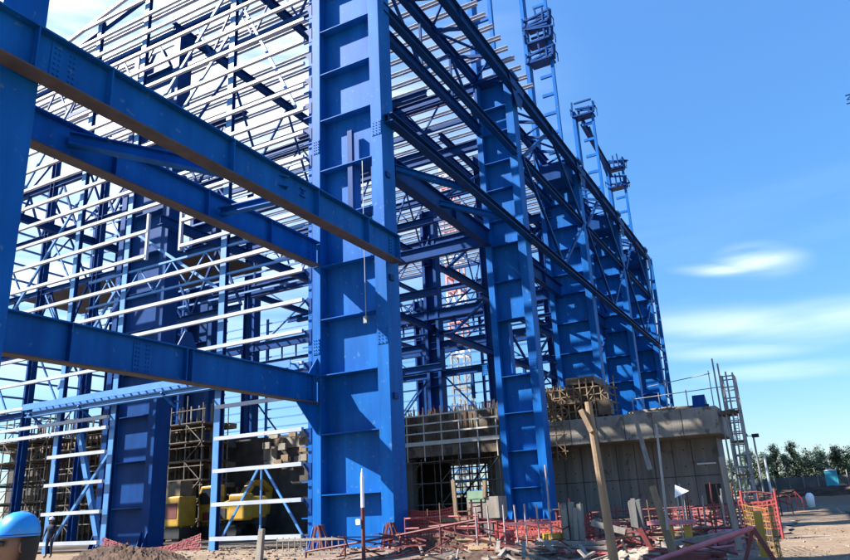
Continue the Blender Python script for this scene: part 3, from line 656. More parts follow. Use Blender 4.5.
# ------------------------------------------------------------------ excavator behind the gable wall
def excavator():
    e = thing('excavator', 'yellow excavator parked behind the white wall girts', 'excavator', (33.5, 31.5, 0))
    x, y = 33.5, 31.6
    for s in (-1, 1):
        pts = []
        for i in range(24):
            a = 2*math.pi*i/24; c_ = math.cos(a); s_ = math.sin(a)
            pts.append((y+(1.35 if c_ > 0 else -1.35)+c_*.42, .44+s_*.42))
        MB().prism(pts, 'x', x+s*.95-.25, x+s*.95+.25).build('track', BLACK, e)
    MB().box(x-.8, x+.8, y-.9, y+.9, .5, .95).build('undercarriage', BLACK, e)
    MB().prism([(y-2.1, 1.2), (y+1.2, 1.05), (y+1.5, 1.3), (y+1.5, 1.9), (y-.2, 2.2), (y-2.0, 2.6), (y-2.35, 2.3)], 'x', x-1.25, x+1.25).build('body', YEL, e, bevel=.08)
    MB().box(x-1.3, x-1.252, y-.9, y+.1, 1.25, 1.9).build('grille', BLACK, e); MB().box(x-1.27, x-1.252, y+.5, y+1.1, 1.2, 1.7).build('service_hatch', DRED, e)
    MB().pipe([(x-.9, y-1, 2.6), (x-.6, y-.4, 2.75), (x-.2, y+.2, 2.5)], .05).build('hose', BLACK, e)
    MB().box(x-1.28, x-.4, y-2.45, y-1.1, 1.1, 2.75).build('counterweight', YEL, e, bevel=.12)
    c = MB().prism([(y+.2, 1.95), (y+1.55, 1.95), (y+1.7, 2.6), (y+1.4, 3.35), (y+.2, 3.4)], 'x', x-1.22, x-.25).build('cab', YEL, e, bevel=.06)
    MB().prism([(y+.35, 2.2), (y+1.35, 2.2), (y+1.5, 2.65), (y+1.25, 3.2), (y+.35, 3.22)], 'x', x-1.24, x-1.222).build('cab_window', GLASS, c)
    b = MB()
    pts = [(x+1.0, 1.9), (x+2.4, 3.5), (x+3.4, 3.6), (x+4.4, 3.0)]
    for p, q in zip(pts, pts[1:]): b.bar((p[0], y+.3, p[1]), (q[0], y+.3, q[1]), .38, .5, side=(0, 1, 0))
    b.build('boom', YEL, e)
    MB().bar((x+4.4, y+.3, 3.2), (x+4.0, y+.3, 1.2), .28, .4, side=(0, 1, 0)).build('dipper_arm', YEL, e)
    MB().prism([(x+3.6, 1.4), (x+4.3, 1.4), (x+4.5, .7), (x+4.0, .3), (x+3.4, .6)], 'y', y-.2, y+.8).build('bucket', BLACK, e)
    MB().tube((x-.6, y-1.2, 2.3), (x-.6, y-1.2, 3.2), .07, 8).build('exhaust', BLACK, e)
    return e
ex = excavator(); ex.scale = (.95,)*3; ex.location = (35.5, 33.2, .06)
# second yellow machine: compact generator set left of the post
gs = thing('generator_set', 'small yellow generator on a skid, left of the excavator', 'generator', (33.4, 35.6, 0))
MB().box(32.7, 34.1, 34.7, 36.5, .9, 2.7).build('housing', YEL, gs, bevel=.08)
MB().box(32.6, 34.2, 34.5, 36.7, .25, .85).build('skid_frame', BLACK, gs)
MB().box(32.68, 32.699, 34.9, 35.9, 1.4, 2.3).build('louvre_panel', DRED, gs)
for y in (34.9, 36.3): MB().tube((32.7, y, .3), (33.0, y, .3), .32, 16).build('wheel', BLACK, gs)
MB().box(32.9, 33.9, 34.9, 36.2, 2.72, 3.6).build('cowl', PLY, gs)

# ------------------------------------------------------------------ mounds, spoil and rubble
def mound(name, label, cx, cy_, rx, ry, h, m, seed, n=46):
    rr = random.Random(seed); g = MB(); ph = [rr.uniform(0, 6.28) for _ in range(8)]
    def f(u, v):
        r = math.hypot(u, v); b = max(0, 1-r*r)
        return b*h*(1+.25*math.sin(5*u+ph[0])*math.sin(4*v+ph[1])+.15*math.sin(13*u+ph[2])*math.cos(11*v+ph[3])) + b**.4*rr.uniform(-.09, .11)*min(1, h*1.5) - .05
    for j in range(n):
        for i in range(n):
            u = -1+2*i/(n-1); v = -1+2*j/(n-1); g.v.append((cx+u*rx, cy_+v*ry, f(u, v)))
    g.f = [(j*n+i, j*n+i+1, (j+1)*n+i+1, (j+1)*n+i) for j in range(n-1) for i in range(n-1)]
    return tag(g.build(name, m), label, 'earth mound')
mound('earth_mound', 'low mound of red brown spoil before the red mesh at lower left', 17.4, 20.9, 1.1, 3.2, .66, EARTH, 1, 64)
mound('earth_mound', 'low heap of dark soil in front of the worker at lower left', 13.8, 21.3, 1.2, 1.6, .35, EARTH, 5)
mound('earth_mound', 'dark soil heap right of the main blue column foot', 21.6, 11.1, 1.2, 1.6, .55, EARTH, 2)
mound('earth_mound', 'low brown rubble heap among the red frames at bottom centre', 18.6, 7.6, 1.5, 3.4, .3, EARTH, 3, 60)
mound('earth_mound', 'low rubble heap under the red bench frame at lower right', 17.6, 3.6, 1.5, 1.8, .28, GRAVEL, 4)
rr = random.Random(21); st_ = MB()
for i in range(2600):
    x = rr.uniform(15, 30); y = rr.uniform(-3, 26); s = rr.uniform(.02, .06) if y < 1.6 else rr.uniform(.03, .12)
    vs = [(x+rr.uniform(-1, 1)*s, y+rr.uniform(-1, 1)*s, s*rr.uniform(-.2, 1)) for _ in range(5)]
    o = len(st_.v); st_.v += vs; st_.f += [(o, o+1, o+2), (o, o+2, o+3), (o, o+3, o+1), (o+4, o+1, o+2), (o+4, o+2, o+3), (o+4, o+3, o+1)]
tag(st_.build('gravel', GRAVEL), 'loose stones scattered over the sandy ground', 'gravel', kind='stuff')

sf = MB(); sf.v = [(15.4+25*i/40+rg.uniform(-.3, .3), 1.4+13.4*j/30+rg.uniform(-.25, .25), .045+rg.uniform(0, .03)) for j in range(31) for i in range(41)]
sf.f = [(j*41+i, j*41+i+1, (j+1)*41+i+1, (j+1)*41+i) for j in range(30) for i in range(40)]
tag(sf.build('work_area_ground', mat('reddish_trodden_earth', (.30, .20, .15), .95, (.14, .09, .065), .9, bump=.8, spots=((.5, .4, .32), 1.6, .6)), smooth=True), None, None, kind='structure')
# ------------------------------------------------------------------ foreground objects
def up_(px, py, x): return at(px, py, x=x)
# pink mesh strip over the mound
def net(label, pts, z0, z1, m, step=.12, name='safety_mesh', r=.012, sag=.12, cat='safety mesh'):
    b = MB(); tot = []
    for (a, c) in zip(pts, pts[1:]):
        a = Vector(a); c = Vector(c); n = max(2, int((c-a).length/step))
        for i in range(n): tot.append(a.lerp(c, i/n))
    tot.append(Vector(pts[-1])); rr = random.Random(len(tot))
    nz_ = max(2, int((z1-z0)/step))
    L_ = len(tot)
    g_ = [[p+Vector((rr.uniform(-.015, .015), rr.uniform(-.015, .015), z0+(z1-z0)*k/nz_ - sag*math.sin(math.pi*i/(L_-1))*(k/nz_)+rr.uniform(-.01, .01))) for k in range(nz_+1)] for i, p in enumerate(tot)]
    for i in range(L_):
        for k in range(nz_+1):
            if k < nz_: b.bar(g_[i][k], g_[i][k+1], r*2, r*1.2)
            if i < L_-1: b.bar(g_[i][k], g_[i+1][k], r*1.2, r*2.6)
    return tag(b.build(name, m), label, cat)
p1, p2 = up_(97, 545, 18.2), up_(196, 545, 18.2)
net('sagging faded red safety mesh behind the earth mound at lower left', [(18.4, p1.y, 0), (18.4, p2.y, 0)], .42, .93, mat('faded_red_mesh', (.42, .10, .10), .7, (.34, .07, .08), 3.), step=.08, r=.013, sag=.42)
# stakes of the mesh
# wooden stake
q = up_(262, 529, 19)
tag(MB().bar((19, q.y+.1, 0), (19, q.y, q.z), .22, .16, taper=.8).build('timber_stake', TIMBERG), 'short rough wooden stake left of the main column foot', 'stake')
# white steel post
q = up_(362, 472, 17.5)
wp = thing('steel_post', 'white pointed steel post standing in front of the main column', 'post', (17.5, q.y, 0))
MB().tube((17.5, q.y, 1.5), (17.5, q.y, q.z-.15), .05, 10).tube((17.5, q.y, q.z-.15), (17.5, q.y, q.z+.1), .05, 10, .008).build('white_sleeve', WPL, wp)
MB().tube((17.5, q.y, 0), (17.5, q.y, 1.498), .055, 10).build('lower_tube', DRED, wp)
MB().box(17.38, 17.44, q.y+.03, q.y+.16, 1.05, 1.2).build('clamp', WPL, wp)

# picket fence left of the main column foot (brown railings)
def picket(label, x, ya, yb, z0, z1, n, m, group=None, wob=0):
    t = thing('picket_fence', label, 'fence', (x, (ya+yb)/2, 0), group); rr = random.Random(n)
    MB().bar((x, ya, z1-.08), (x, yb, z1-.08), .05, .08).build('top_rail', m, t)
    MB().bar((x, ya, z0+.12), (x, yb, z0+.12), .05, .06).build('bottom_rail', m, t)
    for i in range(n):
        y = ya+(yb-ya)*i/(n-1); MB().bar((x, y, z0), (x, y+rr.uniform(-wob, wob), z1), .03, .03).build('picket', m, t)
    return t
pa, pb = up_(277, 547, 21), up_(345, 542, 21)
picket('low brown picket railing left of the main column foot', 21, pa.y, pb.y, 0, .62, 12, TIMBERG)
# red tube rails
def rail(label, x, pts, m, posts=True, rr_=.035, x2=None, name='red_barrier', hts=(0,)):
    P = []
    for i, (px, py) in enumerate(pts):
        xx = x + ((x2-x)*i/(len(pts)-1) if x2 else 0); P.append(up_(px, py, xx))
    base = sum(P, Vector())/len(P); t = thing(name, label, 'barrier', (base.x, base.y, 0))
    for h in hts: MB().pipe([p-Vector((0, 0, h)) for p in P], rr_, 7).build('rail', m, t)
    if posts:
        for p in P: MB().tube((p.x, p.y, 0), (p.x, p.y, p.z+.05), rr_, 7).build('post', m, t)
    return t
rail('dark red rail running from the main column foot toward the right', 19.6, ((306, 552), (345, 545), (400, 535), (440, 527), (476, 520)), DRED, hts=(0,))
rail('red double rail barrier right of the main column', 24, ((405, 519), (440, 517), (478, 516)), RED, hts=(0, .35, .7))
rail('red rail barrier between the main and second blue columns', 22, ((420, 528), (455, 524), (497, 522)), DRED, hts=(0, .4))
rail('long dark red rail in front of the concrete block', 27, ((590, 513), (640, 510), (690, 507), (738, 503)), DRED, hts=(0, .45))
rail('second long dark red rail nearer the camera', 21, ((600, 535), (650, 531), (700, 529), (745, 527)), DRED, hts=(0,))
rail('bright red barrier before the second column foot', 24, ((495, 524), (530, 523), (566, 522)), RED, hts=(0, .3, .6))
rail('red tube barrier right of the concrete block corner', 26, ((740, 493), (757, 492), (772, 494)), DRED, rr_=.028, hts=(0, .35, .8))
rail('low pink rail on the ground at bottom right', 18.5, ((650, 549), (690, 551), (735, 546)), PINK, hts=(0,))
rail('low red rail at the bottom edge left of the leaning pole', 18.2, ((560, 552), (600, 554), (650, 553)), RED, hts=(0,))
# A trestles at column foot
def trestle(label, px, py, x, h, m):
    q = up_(px, py, x); t = thing('trestle', label, 'trestle', (x, q.y, 0), None)
    for s in (-1, 1):
        MB().bar((x, q.y+s*h*.32, 0), (x, q.y+s*.04, h), .09, .07).build('leg', m, t)
        MB().bar((x+.5, q.y+s*h*.32, 0), (x+.25, q.y+s*.04, h), .09, .07).build('leg', m, t)
    MB().bar((x, q.y-h*.2, h*.4), (x, q.y+h*.2, h*.4), .07, .05).build('crossbar', m, t)
trestle('dark red A shaped trestle at the left foot of the main column', 317, 540, 22.6, .95, DRED)
trestle('dark red A shaped trestle at the right foot of the main column', 389, 540, 22.6, .95, DRED)
# rebar posts with tape
rg_ = 'white steel pins in a row before the second column'
lab = ['leftmost of the row of steel pins right of the red barriers', 'second steel pin from the left before the second column', 'third steel pin from the left, before the beige box', 'fourth steel pin, in front of the second column foot', 'fifth steel pin, in the middle of the pink tape', 'sixth steel pin, before the second column web', 'last steel pin on the right, next to the concrete pile', 'tall thin pin beside the right edge of the second column']
P9 = []
for i, (px, pt) in enumerate(((475, 508), (487, 506), (503, 505), (514, 505), (524, 504), (536, 504), (548, 503), (545, 465))):
    x = 19.5+.12*i; q = up_(px, pt, x); P9.append(q)
    o = MB().tube((x, q.y+random.uniform(-.05, .05), 0), (x, q.y, q.z), .026, 7).build('steel_pin', mat('pale_pinkish_steel', (.56, .46, .43), .6, (.4, .3, .28), 5.))
    tag(o, lab[i], 'steel pin', rg_)
tp = MB()
for a, b in zip(P9[2:7], P9[3:7]): tp.bar((a.x-.04, a.y, .85), (b.x-.04, b.y, .86), .01, .09, side=(0, 0, 1))
tag(tp.build('barrier_tape', PINK), 'pink barrier tape strung along the row of steel pins', 'barrier tape')
# concrete pile bundles
def pile(label, px0, px1, pt, x, m, n=4):
    a, b = up_(px0, pt, x), up_(px1, pt, x); rr = random.Random(int(px0)); t = thing('sheet_pile', label, 'concrete pile', (x, (a.y+b.y)/2, 0))
    for i in range(n):
        y = a.y+(b.y-a.y)*(i+.5)/n; ww = abs(a.y-b.y)/n*.96
        MB().bar((x+rr.uniform(-.08, .08), y, 0), (x, y+rr.uniform(-.03, .03), (a.z)+rr.uniform(-.12, .1)), ww, .22, side=(1, 0, 0)).build('stave', m, t)
pile('bundle of grey concrete piles standing right of the second column', 560, 581, 506, 20.5, CONCP, 5)
pile('narrow grey concrete pile left of the thin white pole', 628, 641, 501, 22, CONC, 3)
pile('low grey stub pile between the timber pole and the narrow pile', 596, 604, 520, 22, CONC, 2)
# beige box (formwork column)
q = up_(484, 497, 26)
bx = thing('formwork_box', 'beige pier formwork with a green band left of the second column', 'formwork', (26, q.y, 0))
MB().box(25.6, 26.4, q.y-.75, q.y+.55, .9, q.z).build('shutter', TIMBERG, bx); MB().box(25.57, 25.598, q.y-.2, q.y+.5, 1.5, 1.9).build('green_band', mat('faded_green', (.25, .40, .26), .7), bx)
MB().box(25.7, 26.3, q.y-.4, q.y+.4, 0, .898).build('pier', CONC, bx)
MB().bar((25.6, q.y-.2, q.z-.02), (25.6, q.y-.25, q.z+.6), .12, .12).build('prop', TIMBER, bx)
# timber trestle cross
tt = thing('timber_trestle', 'pale timber trestle with a cross plank behind the red barriers', 'timber', (24.5, at(455, 520, x=24.5).y, 0))
a = up_(453, 480, 24.5)
MB().bar((24.5, a.y-.1, 0), (24.5, a.y, a.z), .14, .1).build('post', TIMBER, tt); b = up_(444, 520, 24.5); c = up_(472, 519, 24.5)
MB().bar((24.4, b.y, b.z), (24.4, c.y, c.z), .12, .14).build('plank', TIMBER, tt)
a = up_(468, 508, 24.5); MB().bar((24.6, a.y-.05, 0), (24.6, a.y, a.z), .1, .1).build('post', TIMBER, tt)
# leaning timber poles
def pole(label, x, pts, r, m, name='timber_pole', x2=None, cat='pole', taper=.8, sq=False):
    a = up_(*pts[0], x); b = up_(*pts[1], x2 or x)
    if a.z < .05: a.z = -.05
    o = MB(); (o.bar(a, b, r*2, r*1.4, taper=taper) if sq else o.tube(a, b, r, 9, r*taper))
    return tag(o.build(name, m), label, cat)
tpn = thing('timber_pole', 'tall forked timber pole leaning in front of the second column', 'pole', (12, up_(615, 575, 12).y, 0))
a, b = up_(619, 590, 12), up_(588, 402, 12)
MB().tube((a.x, a.y, 0), b, .085, 10, .06).build('trunk', TIMBER, tpn)
c, d = up_(592, 432, 11.9), up_(581, 410, 11.9); MB().bar(c, d, .1, .08).build('fork', TIMBER, tpn)
c, d = up_(592, 430, 12.08), up_(597, 410, 12.08)
pole('thin pale steel pole leaning before the concrete block', 16, ((668, 530), (656, 424)), .03, GALV, 'steel_pole')
pole('upper faint timber board leaning against the cap slab', 30, ((650, 470), (636, 421)), .09, TIMBERG, 'timber_board', x2=30.5, sq=True, cat='board')
pole('pale timber board leaning low left of the triangle sign', 16.5, ((673, 553), (652, 486)), .08, TIMBER, 'timber_board', sq=True, cat='board')
pole('grey wooden pole leaning at the right end of the concrete block', 17, ((740, 550), (721, 457)), .07, TIMBERG, 'timber_pole')
pole('thin white bar fixed on the concrete block wall', 52.9, ((697, 464), (716, 463)), .06, WPL, 'steel_bar', cat='bar')
pole('white painted post by the floodlight mast', 60, ((772, 497), (764, 455)), .09, WPL, 'steel_pole')
# triangle arrow sign
q = up_(677, 524, 18); s0 = up_(675, 485, 18); s1 = up_(675, 498, 18); s2 = up_(689, 491, 18)
sg = thing('arrow_sign', 'white triangular arrow sign on a thin stick pointing right', 'sign', (18, q.y, 0))
MB().prism([(s0.y, s0.z), (s1.y, s1.z), (s2.y, s2.z)], 'x', 17.97, 17.99).build('sign_plate', WPL, sg)
MB().tube((18.01, s1.y-.05, 0), (18.01, s1.y-.05, s0.z-.05), .015, 6).build('stick', GALV, sg)
# benches red/yellow
bn = thing('red_trestle_table', 'red plank on yellow legs at lower right', 'work bench', (19, up_(672, 523, 19).y, 0))
a, b = up_(649, 523, 19), up_(695, 522, 19)
MB().bar(a, b, .5, .09).build('plank', PINK, bn)
for px in (669, 687): c = up_(px, 524, 19); MB().box(18.9, 19.1, c.y-.08, c.y+.08, 0, c.z-.03).build('leg', YEL, bn)
pole('pale scaffold plank lying across rubble at lower right', 18, ((664, 545), (736, 533)), .09, TIMBERG, 'plank', x2=20, sq=True, cat='plank', taper=1)
pole('short plank resting in the clutter left of the narrow pile', 19.5, ((592, 523), (626, 532)), .1, TIMBERG, 'plank', sq=True, cat='plank', taper=1)
pole('dark brown beam slanting down beside the rubble heap', 18.5, ((640, 528), (655, 556)), .09, DRED, 'steel_beam', sq=True, cat='beam')
# long pink boom barrier
bb = thing('boom_barrier', 'long faded pink pole sloping up to a dark A frame at lower right', 'barrier', (16, up_(752, 530, 16).y, 0))
a, b = up_(640, 566, 15.2), up_(753, 528, 16); MB().tube(a, b, .052, 10).build('boom', PINK, bb)
MB().bar((16, b.y, b.z), (16, b.y+.3, 0), .07, .07).bar((16, b.y, b.z), (16, b.y-.35, 0), .09, .09).build('a_frame', DRED, bb)
# orange mesh + yellow post
q = up_(757, 511, 18); tag(MB().box(17.93, 18.07, q.y-.085, q.y+.085, 0, q.z).build('yellow_post', YEL, bevel=.03), 'square yellow post in the orange mesh fence', 'post')
a, b, c = at(742, 500, x=21), at(768, 512, x=18.6), at(781, 520, x=17)
net('orange yellow mesh fence at the lower right', [(21, a.y, 0), (18.6, b.y, 0), (17, at(779, 540, x=17).y, 0)], 0, 1.1, mat('ochre_mesh', (.4, .22, .05), .7), step=.15, r=.006, sag=.05)
net('bright red mesh fence behind the yellow post', [(25, at(738, 500, x=25).y, 0), (25, at(776, 500, x=25).y, 0)], .3, 1.15, mat('red_mesh', (.5, .07, .05), .7), step=.12, r=.018, sag=.08)
for i, px in enumerate((742, 776)):
    k = at(px, 500, x=24.9); tag(MB().tube((24.9, k.y, 0), (24.9, k.y, 1.45), .04, 7).build('fence_post', RED), ('left red post of the bright red mesh', 'right red post of the bright red mesh')[i], 'post')
REDM = mat('red_mesh', (.5, .07, .05), .7)
net('sagging red mesh screen right of the main column foot', [(25.5, at(406, 500, x=25.5).y, 0), (25.2, at(452, 500, x=25.2).y, 0)], .35, 1.35, REDM, step=.11, r=.02)
net('red mesh strip behind the row of steel pins', [(23.2, at(495, 520, x=23.2).y, 0), (23.2, at(560, 520, x=23.2).y, 0)], .1, .8, REDM, step=.1, r=.018)
net('faded red mesh under the concrete block wall', [(30, at(640, 505, x=30).y, 0), (29, at(735, 505, x=29).y, 0)], .2, 1.0, mat('faded_red_mesh', (.42, .10, .10), .7), step=.13, r=.018)
net('dark red mesh panel left of the forked timber pole', [(22.5, at(568, 520, x=22.5).y, 0), (22.5, at(592, 520, x=22.5).y, 0)], .2, 1.05, DRED, step=.1, r=.02)
# prop towers of dark red steel
def prop_tower(label, px0, px1, pt, x):
    a, b = up_(px0, pt, x), up_(px1, pt, x); t = thing('shoring_tower', label, 'shoring', (x, (a.y+b.y)/2, 0))
    for yy in (a.y, b.y): MB().tube((x, yy, 0), (x, yy, a.z), .04, 6).build('leg', DRED, t)
    z = .25
    while z < a.z-.05: MB().tube((x, a.y, z), (x, b.y, z), .028, 5).build('rung', DRED, t); z += .22
    MB().box(x-.12, x+.12, b.y-.08, a.y+.08, a.z, a.z+.03).build('head_plate', RUST, t)
prop_tower('dark red shoring ladder left of the beige pier formwork', 471, 481, 500, 25)
prop_tower('short red shoring ladder right of the pale timber trestle', 459, 467, 512, 24)
prop_tower('red shoring ladder at the left side of the concrete piles', 556, 562, 510, 23.5)
for i, (px, pt, x, lb) in enumerate(((440, 503, 23, 'thin rusty bar right of the main column foot'), (428, 509, 22.5, 'short rusty bar above the dark soil heap'), (606, 500, 24, 'rusty bar just right of the forked timber pole'), (617, 506, 24.5, 'short bar between the forked pole and the narrow pile'), (648, 500, 23, 'thin bar right of the narrow concrete pile'), (699, 508, 22, 'thin bar behind the plank on rubble at lower right'), (711, 512, 22.5, 'short thin bar left of the grey leaning pole'))):
    q = up_(px, pt, x); tag(MB().tube((x, q.y, 0), (x+.03, q.y+.04, q.z), .024, 6).build('rebar_stake', RUST), lb, 'rebar', 'single rusty bars standing in the work area')
rr = random.Random(55); db = MB()
for i in range(230):
    x = rr.uniform(16.2, 27); y = rr.uniform(max(1.6, x*.06), 13.2 if x > 19 else 9); L_ = rr.uniform(.12, .95); a_ = rr.uniform(0, 3.14); z = .07+rr.random()**3*.35
    db.bar((x, y, z), (x+math.cos(a_)*L_, y+math.sin(a_)*L_, max(.07, z+rr.uniform(-.3, .3))), rr.uniform(.03, .12), rr.uniform(.02, .06))
tag(db.build('timber_debris', TIMBERG), 'splintered timber offcuts strewn across the work area', 'debris', kind='stuff')
db = MB()
for i in range(330):
    x = rr.uniform(18, 30); y = rr.uniform(max(1.8, x*.09), 13.2); L_ = rr.uniform(.4, 2.2); a_ = rr.uniform(0, 3.14); z = .08+rr.random()**2*.6
    db.bar((x, y, z), (x+math.cos(a_)*L_, y+math.sin(a_)*L_, max(.07, z+rr.uniform(-.4, .4))), .035, .035)
tag(db.build('steel_debris', DRED), 'tangle of dark red steel lengths strewn across the work area', 'debris', kind='stuff')
rr = random.Random(56)
for i in range(34):
    px = rr.uniform(560, 742); x = rr.uniform(21, 30); q = up_(px, 520, x); hh = rr.uniform(.7, 1.75)
    tag(MB().tube((x, q.y, 0), (x+rr.uniform(-.05, .05), q.y+rr.uniform(-.06, .06), hh), .022, 5).build('starter_bar', (RUST, GALV, DRED)[i % 3]), ('rusty brown upright starter bar, one of several alike in front of the concrete block', 'pale grey upright starter bar, one of several alike in front of the concrete block', 'dark red upright starter bar, one of several alike in front of the concrete block')[i % 3], 'rebar', ('rusty starter bars before the concrete block', 'grey starter bars before the concrete block', 'dark red starter bars before the concrete block')[i % 3])
# miscellaneous clutter
CL = (('red_drum', RED, 505, 540, 20, .28, .7, 'small faded red drum among the steel pins'), ('yellow_drum', YEL, 554, 545, 20.5, .3, .55, 'yellow plastic drum left of the grey piles'))
for nme, m, px, py, x, r, h, lb in CL:
    q = up_(px, py, x); o = MB().lathe((x, q.y, 0), [(0, 0), (r, 0), (r, h*.3), (r*1.04, h*.33), (r, h*.36), (r, h*.64), (r*1.04, h*.67), (r, h*.7), (r, h), (0, h)], 18).build(nme, m); tag(o, lb, 'drum')
rr = random.Random(31)
lumber('loose timber offcuts on the ground before the second column', 19.5, 8.6, 0, 12, 1.6, TIMBER, 12, rz=1.1)
lumber('pile of grey boards on the ground under the forked pole', 18.8, 5.9, 0, 16, 1.9, TIMBERG, 13, rz=1.8)
lumber('boards stacked on the ground right of the main column foot', 21.5, 9.9, .1, 14, 2.2, TIMBER, 14, rz=1.2)
lumber('rusty steel lengths on the ground at the bottom right', 16.8, 2.9, 0, 12, 1.8, DRED, 15, name='steel_stack', rz=1.0)
lumber('pale boards beside the red barrier at centre', 23, 8.2, 0, 10, 2.2, GRAVEL, 16, rz=1.7)
lumber('timber battens lying before the long dark red rail', 22.5, 4.6, 0, 18, 2.6, TIMBER, 17, rz=1.6)
for i, (x, y, w_, h_, m, lb) in enumerate(((24, 6.6, 1.1, .7, RED, 'red steel crate behind the forked pole'), (23.2, 3.9, 1.4, .5, GRAVEL, 'low pale concrete pad under the triangle sign'), (25, 9.2, .9, .8, DRED, 'dark red steel crate behind the steel pins'), (26.5, 11.2, 1.6, .8, RED, 'red steel skip behind the double rail barrier'), (22, 2.6, .8, .45, PINK, 'pink box beside the red mesh fence'))):
    t = thing('steel_crate' if m is not GRAVEL else 'concrete_pad', lb, 'crate' if m is not GRAVEL else 'concrete pad', (x, y, 0))
    MB().box(x-.4, x+.4, y-w_/2, y+w_/2, .08, h_).build('box', m, t, bevel=.02)
    for k in range(3):
        yy = y-w_/2+w_*(k+.5)/3; MB().box(x-.44, x-.402, yy-.04, yy+.04, .02, h_+.03).build('rib', m, t)

# ------------------------------------------------------------------ right-hand distance
for k in range(6):
    y0 = -.4-k*.9; rt_ = MB(); n_ = 60
    for i in range(n_+1):
        x = 14+i*.55; yy = y0+.25*math.sin(x*.13+k)-x*.01
        for dy, dz in ((-.16, .006), (-.11, .05), (-.04, .01), (.04, .012), (.11, .05), (.16, .006)): rt_.v.append((x, yy+dy, dz+.012+rr.uniform(0, .012)))
    for i in range(n_):
        for j in range(5): rt_.f.append((i*6+j, i*6+j+1, (i+1)*6+j+1, (i+1)*6+j))
    tag(rt_.build('tyre_rut', SOIL if k % 2 else EARTH), None, None, kind='structure')
# floodlight mast
q = at(752, 437, x=62); m0 = thing('floodlight_mast', 'slim mast with two dark floodlights beyond the concrete block', 'floodlight', (62, q.y, .7))
MB().tube((62, q.y-.1, .7), (62, q.y-.1, q.z), .07, 8).build('mast', GALV, m0)
MB().bar((62, q.y+.55, q.z+.12), (62, q.y-.4, q.z+.02), .06, .06).build('crossarm', GALV, m0)
MB().box(61.8, 62.2, q.y-.5, q.y+.0, q.z-.05, q.z+.22).build('lamp_head', BLACK, m0); MB().box(61.8, 62.2, q.y+.3, q.y+.65, q.z+.05, q.z+.28).build('lamp_head', BLACK, m0)
# portable toilet
q = at(832, 480, x=92)
pt = thing('portable_toilet', 'cyan portable toilet in front of the far trees', 'portable toilet', (92, q.y, .73))
MB().box(91.4, 92.6, q.y-.6, q.y+.6, .85, 2.9).build('cabin', CYAN, pt, bevel=.04); MB().box(91.3, 92.7, q.y-.7, q.y+.7, .7, .848).build('skid', GALV, pt)
MB().box(91.37, 91.398, q.y-.4, q.y+.4, .9, 2.75).build('door', CYAN, pt); MB().prism([(q.y-.66, 2.902), (q.y+.66, 2.902), (q.y, 3.15)], 'x', 91.35, 92.65).build('roof', WPL, pt)
# far fence
ff = thing('site_fence', 'grey shade-net site fence with pale posts before the trees', 'fence', (96, -1, .73))
for i in range(16):
    y = 8-i*1.5; MB().tube((96, y, .7), (96, y, 3.0), .06, 6).build('post', CONCP, ff)
MB().bar((96.1, 8, 1.6), (96.1, -14.5, 1.6), .02, 1.7).build('shade_net', mat('grey_shade_net', (.16, .17, .16), .8, (.10, .11, .10), 1.), ff)
mound('earth_bank', 'long bank of orange brown earth in front of the far fence', 84, -3, 2.2, 13, .5, EARTH, 8, 50).location.z += .78
bk = mound('earth_bank', 'low dark earth ridge across the site road at right', 60, -2, 1.2, 7, .5, EARTH, 9, 44); bk.location.z += .55
q = at(811, 504, x=52); wd = MB().lathe((52, q.y, .1), [(0, 0), (.22, 0), (.25, .7), (.2, .85), (.1, .95), (0, .95)], 18).build('water_container', WPL, smooth=True); tag(wd, 'white plastic container standing on the site road', 'container')
rail('small red barrier across the far site road', 50, ((786, 499), (795, 492), (802, 499)), RED, hts=(0,))
rail('far red and white barrier at the right edge', 62, ((838, 492), (846, 490), (856, 489)), PINK, hts=(0, .35))
rail('dark red post and rail left of the far road', 44, ((764, 496), (778, 493), (790, 497)), DRED, hts=(0, .4))
# trees
LEAF = [mat('dark_grey_green_foliage', (.05, .10, .03), .7, (.028, .06, .022), 1.5), mat('olive_foliage', (.09, .15, .045), .7, (.05, .09, .03), 1.5), mat('pale_blue_green_foliage', (.14, .21, .12), .7, (.09, .14, .08), 1.5)]
BARK = mat('brown_bark', (.12, .09, .065), .9)
def tree(seed, kind, label):
    rr = random.Random(seed); t = thing('tree', label, 'tree', (0, 0, 0), 'trees along the far site fence')
    H = rr.uniform(5.3, 6.6) if kind != 1 else rr.uniform(4.2, 5.0); W = (.95, 1.7, 1.1)[kind]
    tk = MB().tube((0, 0, 0), (.1, .05, H*.93), .13, 7, .02); cr = MB(); br = []
    for i in range(34):
        z = H*(.14+.82*rr.random()); a = rr.uniform(0, 6.28); f = (1-(z/H))**.7 if kind != 1 else math.sin(math.pi*min(1, z/H*.95))**.6
        L_ = W*(.35+f)*rr.uniform(.5, 1.1); e = Vector((math.cos(a)*L_, math.sin(a)*L_, z+L_*rr.uniform(.2, .8)))
        tk.tube((.05, .02, z), e, .035, 4, .01); br.append((Vector((.05, .02, z)), e))
    for p, e in br:
        for k in range(75):
            c = p.lerp(e, rr.uniform(.25, 1.1)) + Vector((rr.gauss(0, .17), rr.gauss(0, .17), rr.gauss(0, .2))); s = rr.uniform(.055, .125)
            u = Vector((rr.uniform(-1, 1), rr.uniform(-1, 1), rr.uniform(-1, 1))).normalized(); v = u.cross(Vector((rr.uniform(-1, 1), rr.uniform(-1, 1), 1))).normalized()
            cr.add([c-u*s, c+v*s*.5, c+u*s*1.3, c-v*s*.5], [(0, 1, 2, 3)])
    tk.build('trunk', BARK, t); cr.build('crown', LEAF[kind], t)
    return t
kinds = ['narrow dark tree', 'round bushy olive tree', 'thin pale green tree']
base_t = [tree(41, 0, 'narrow dark tree'), tree(42, 1, 'round bushy tree'), tree(43, 2, 'thin pale tree')]
rr = random.Random(77)
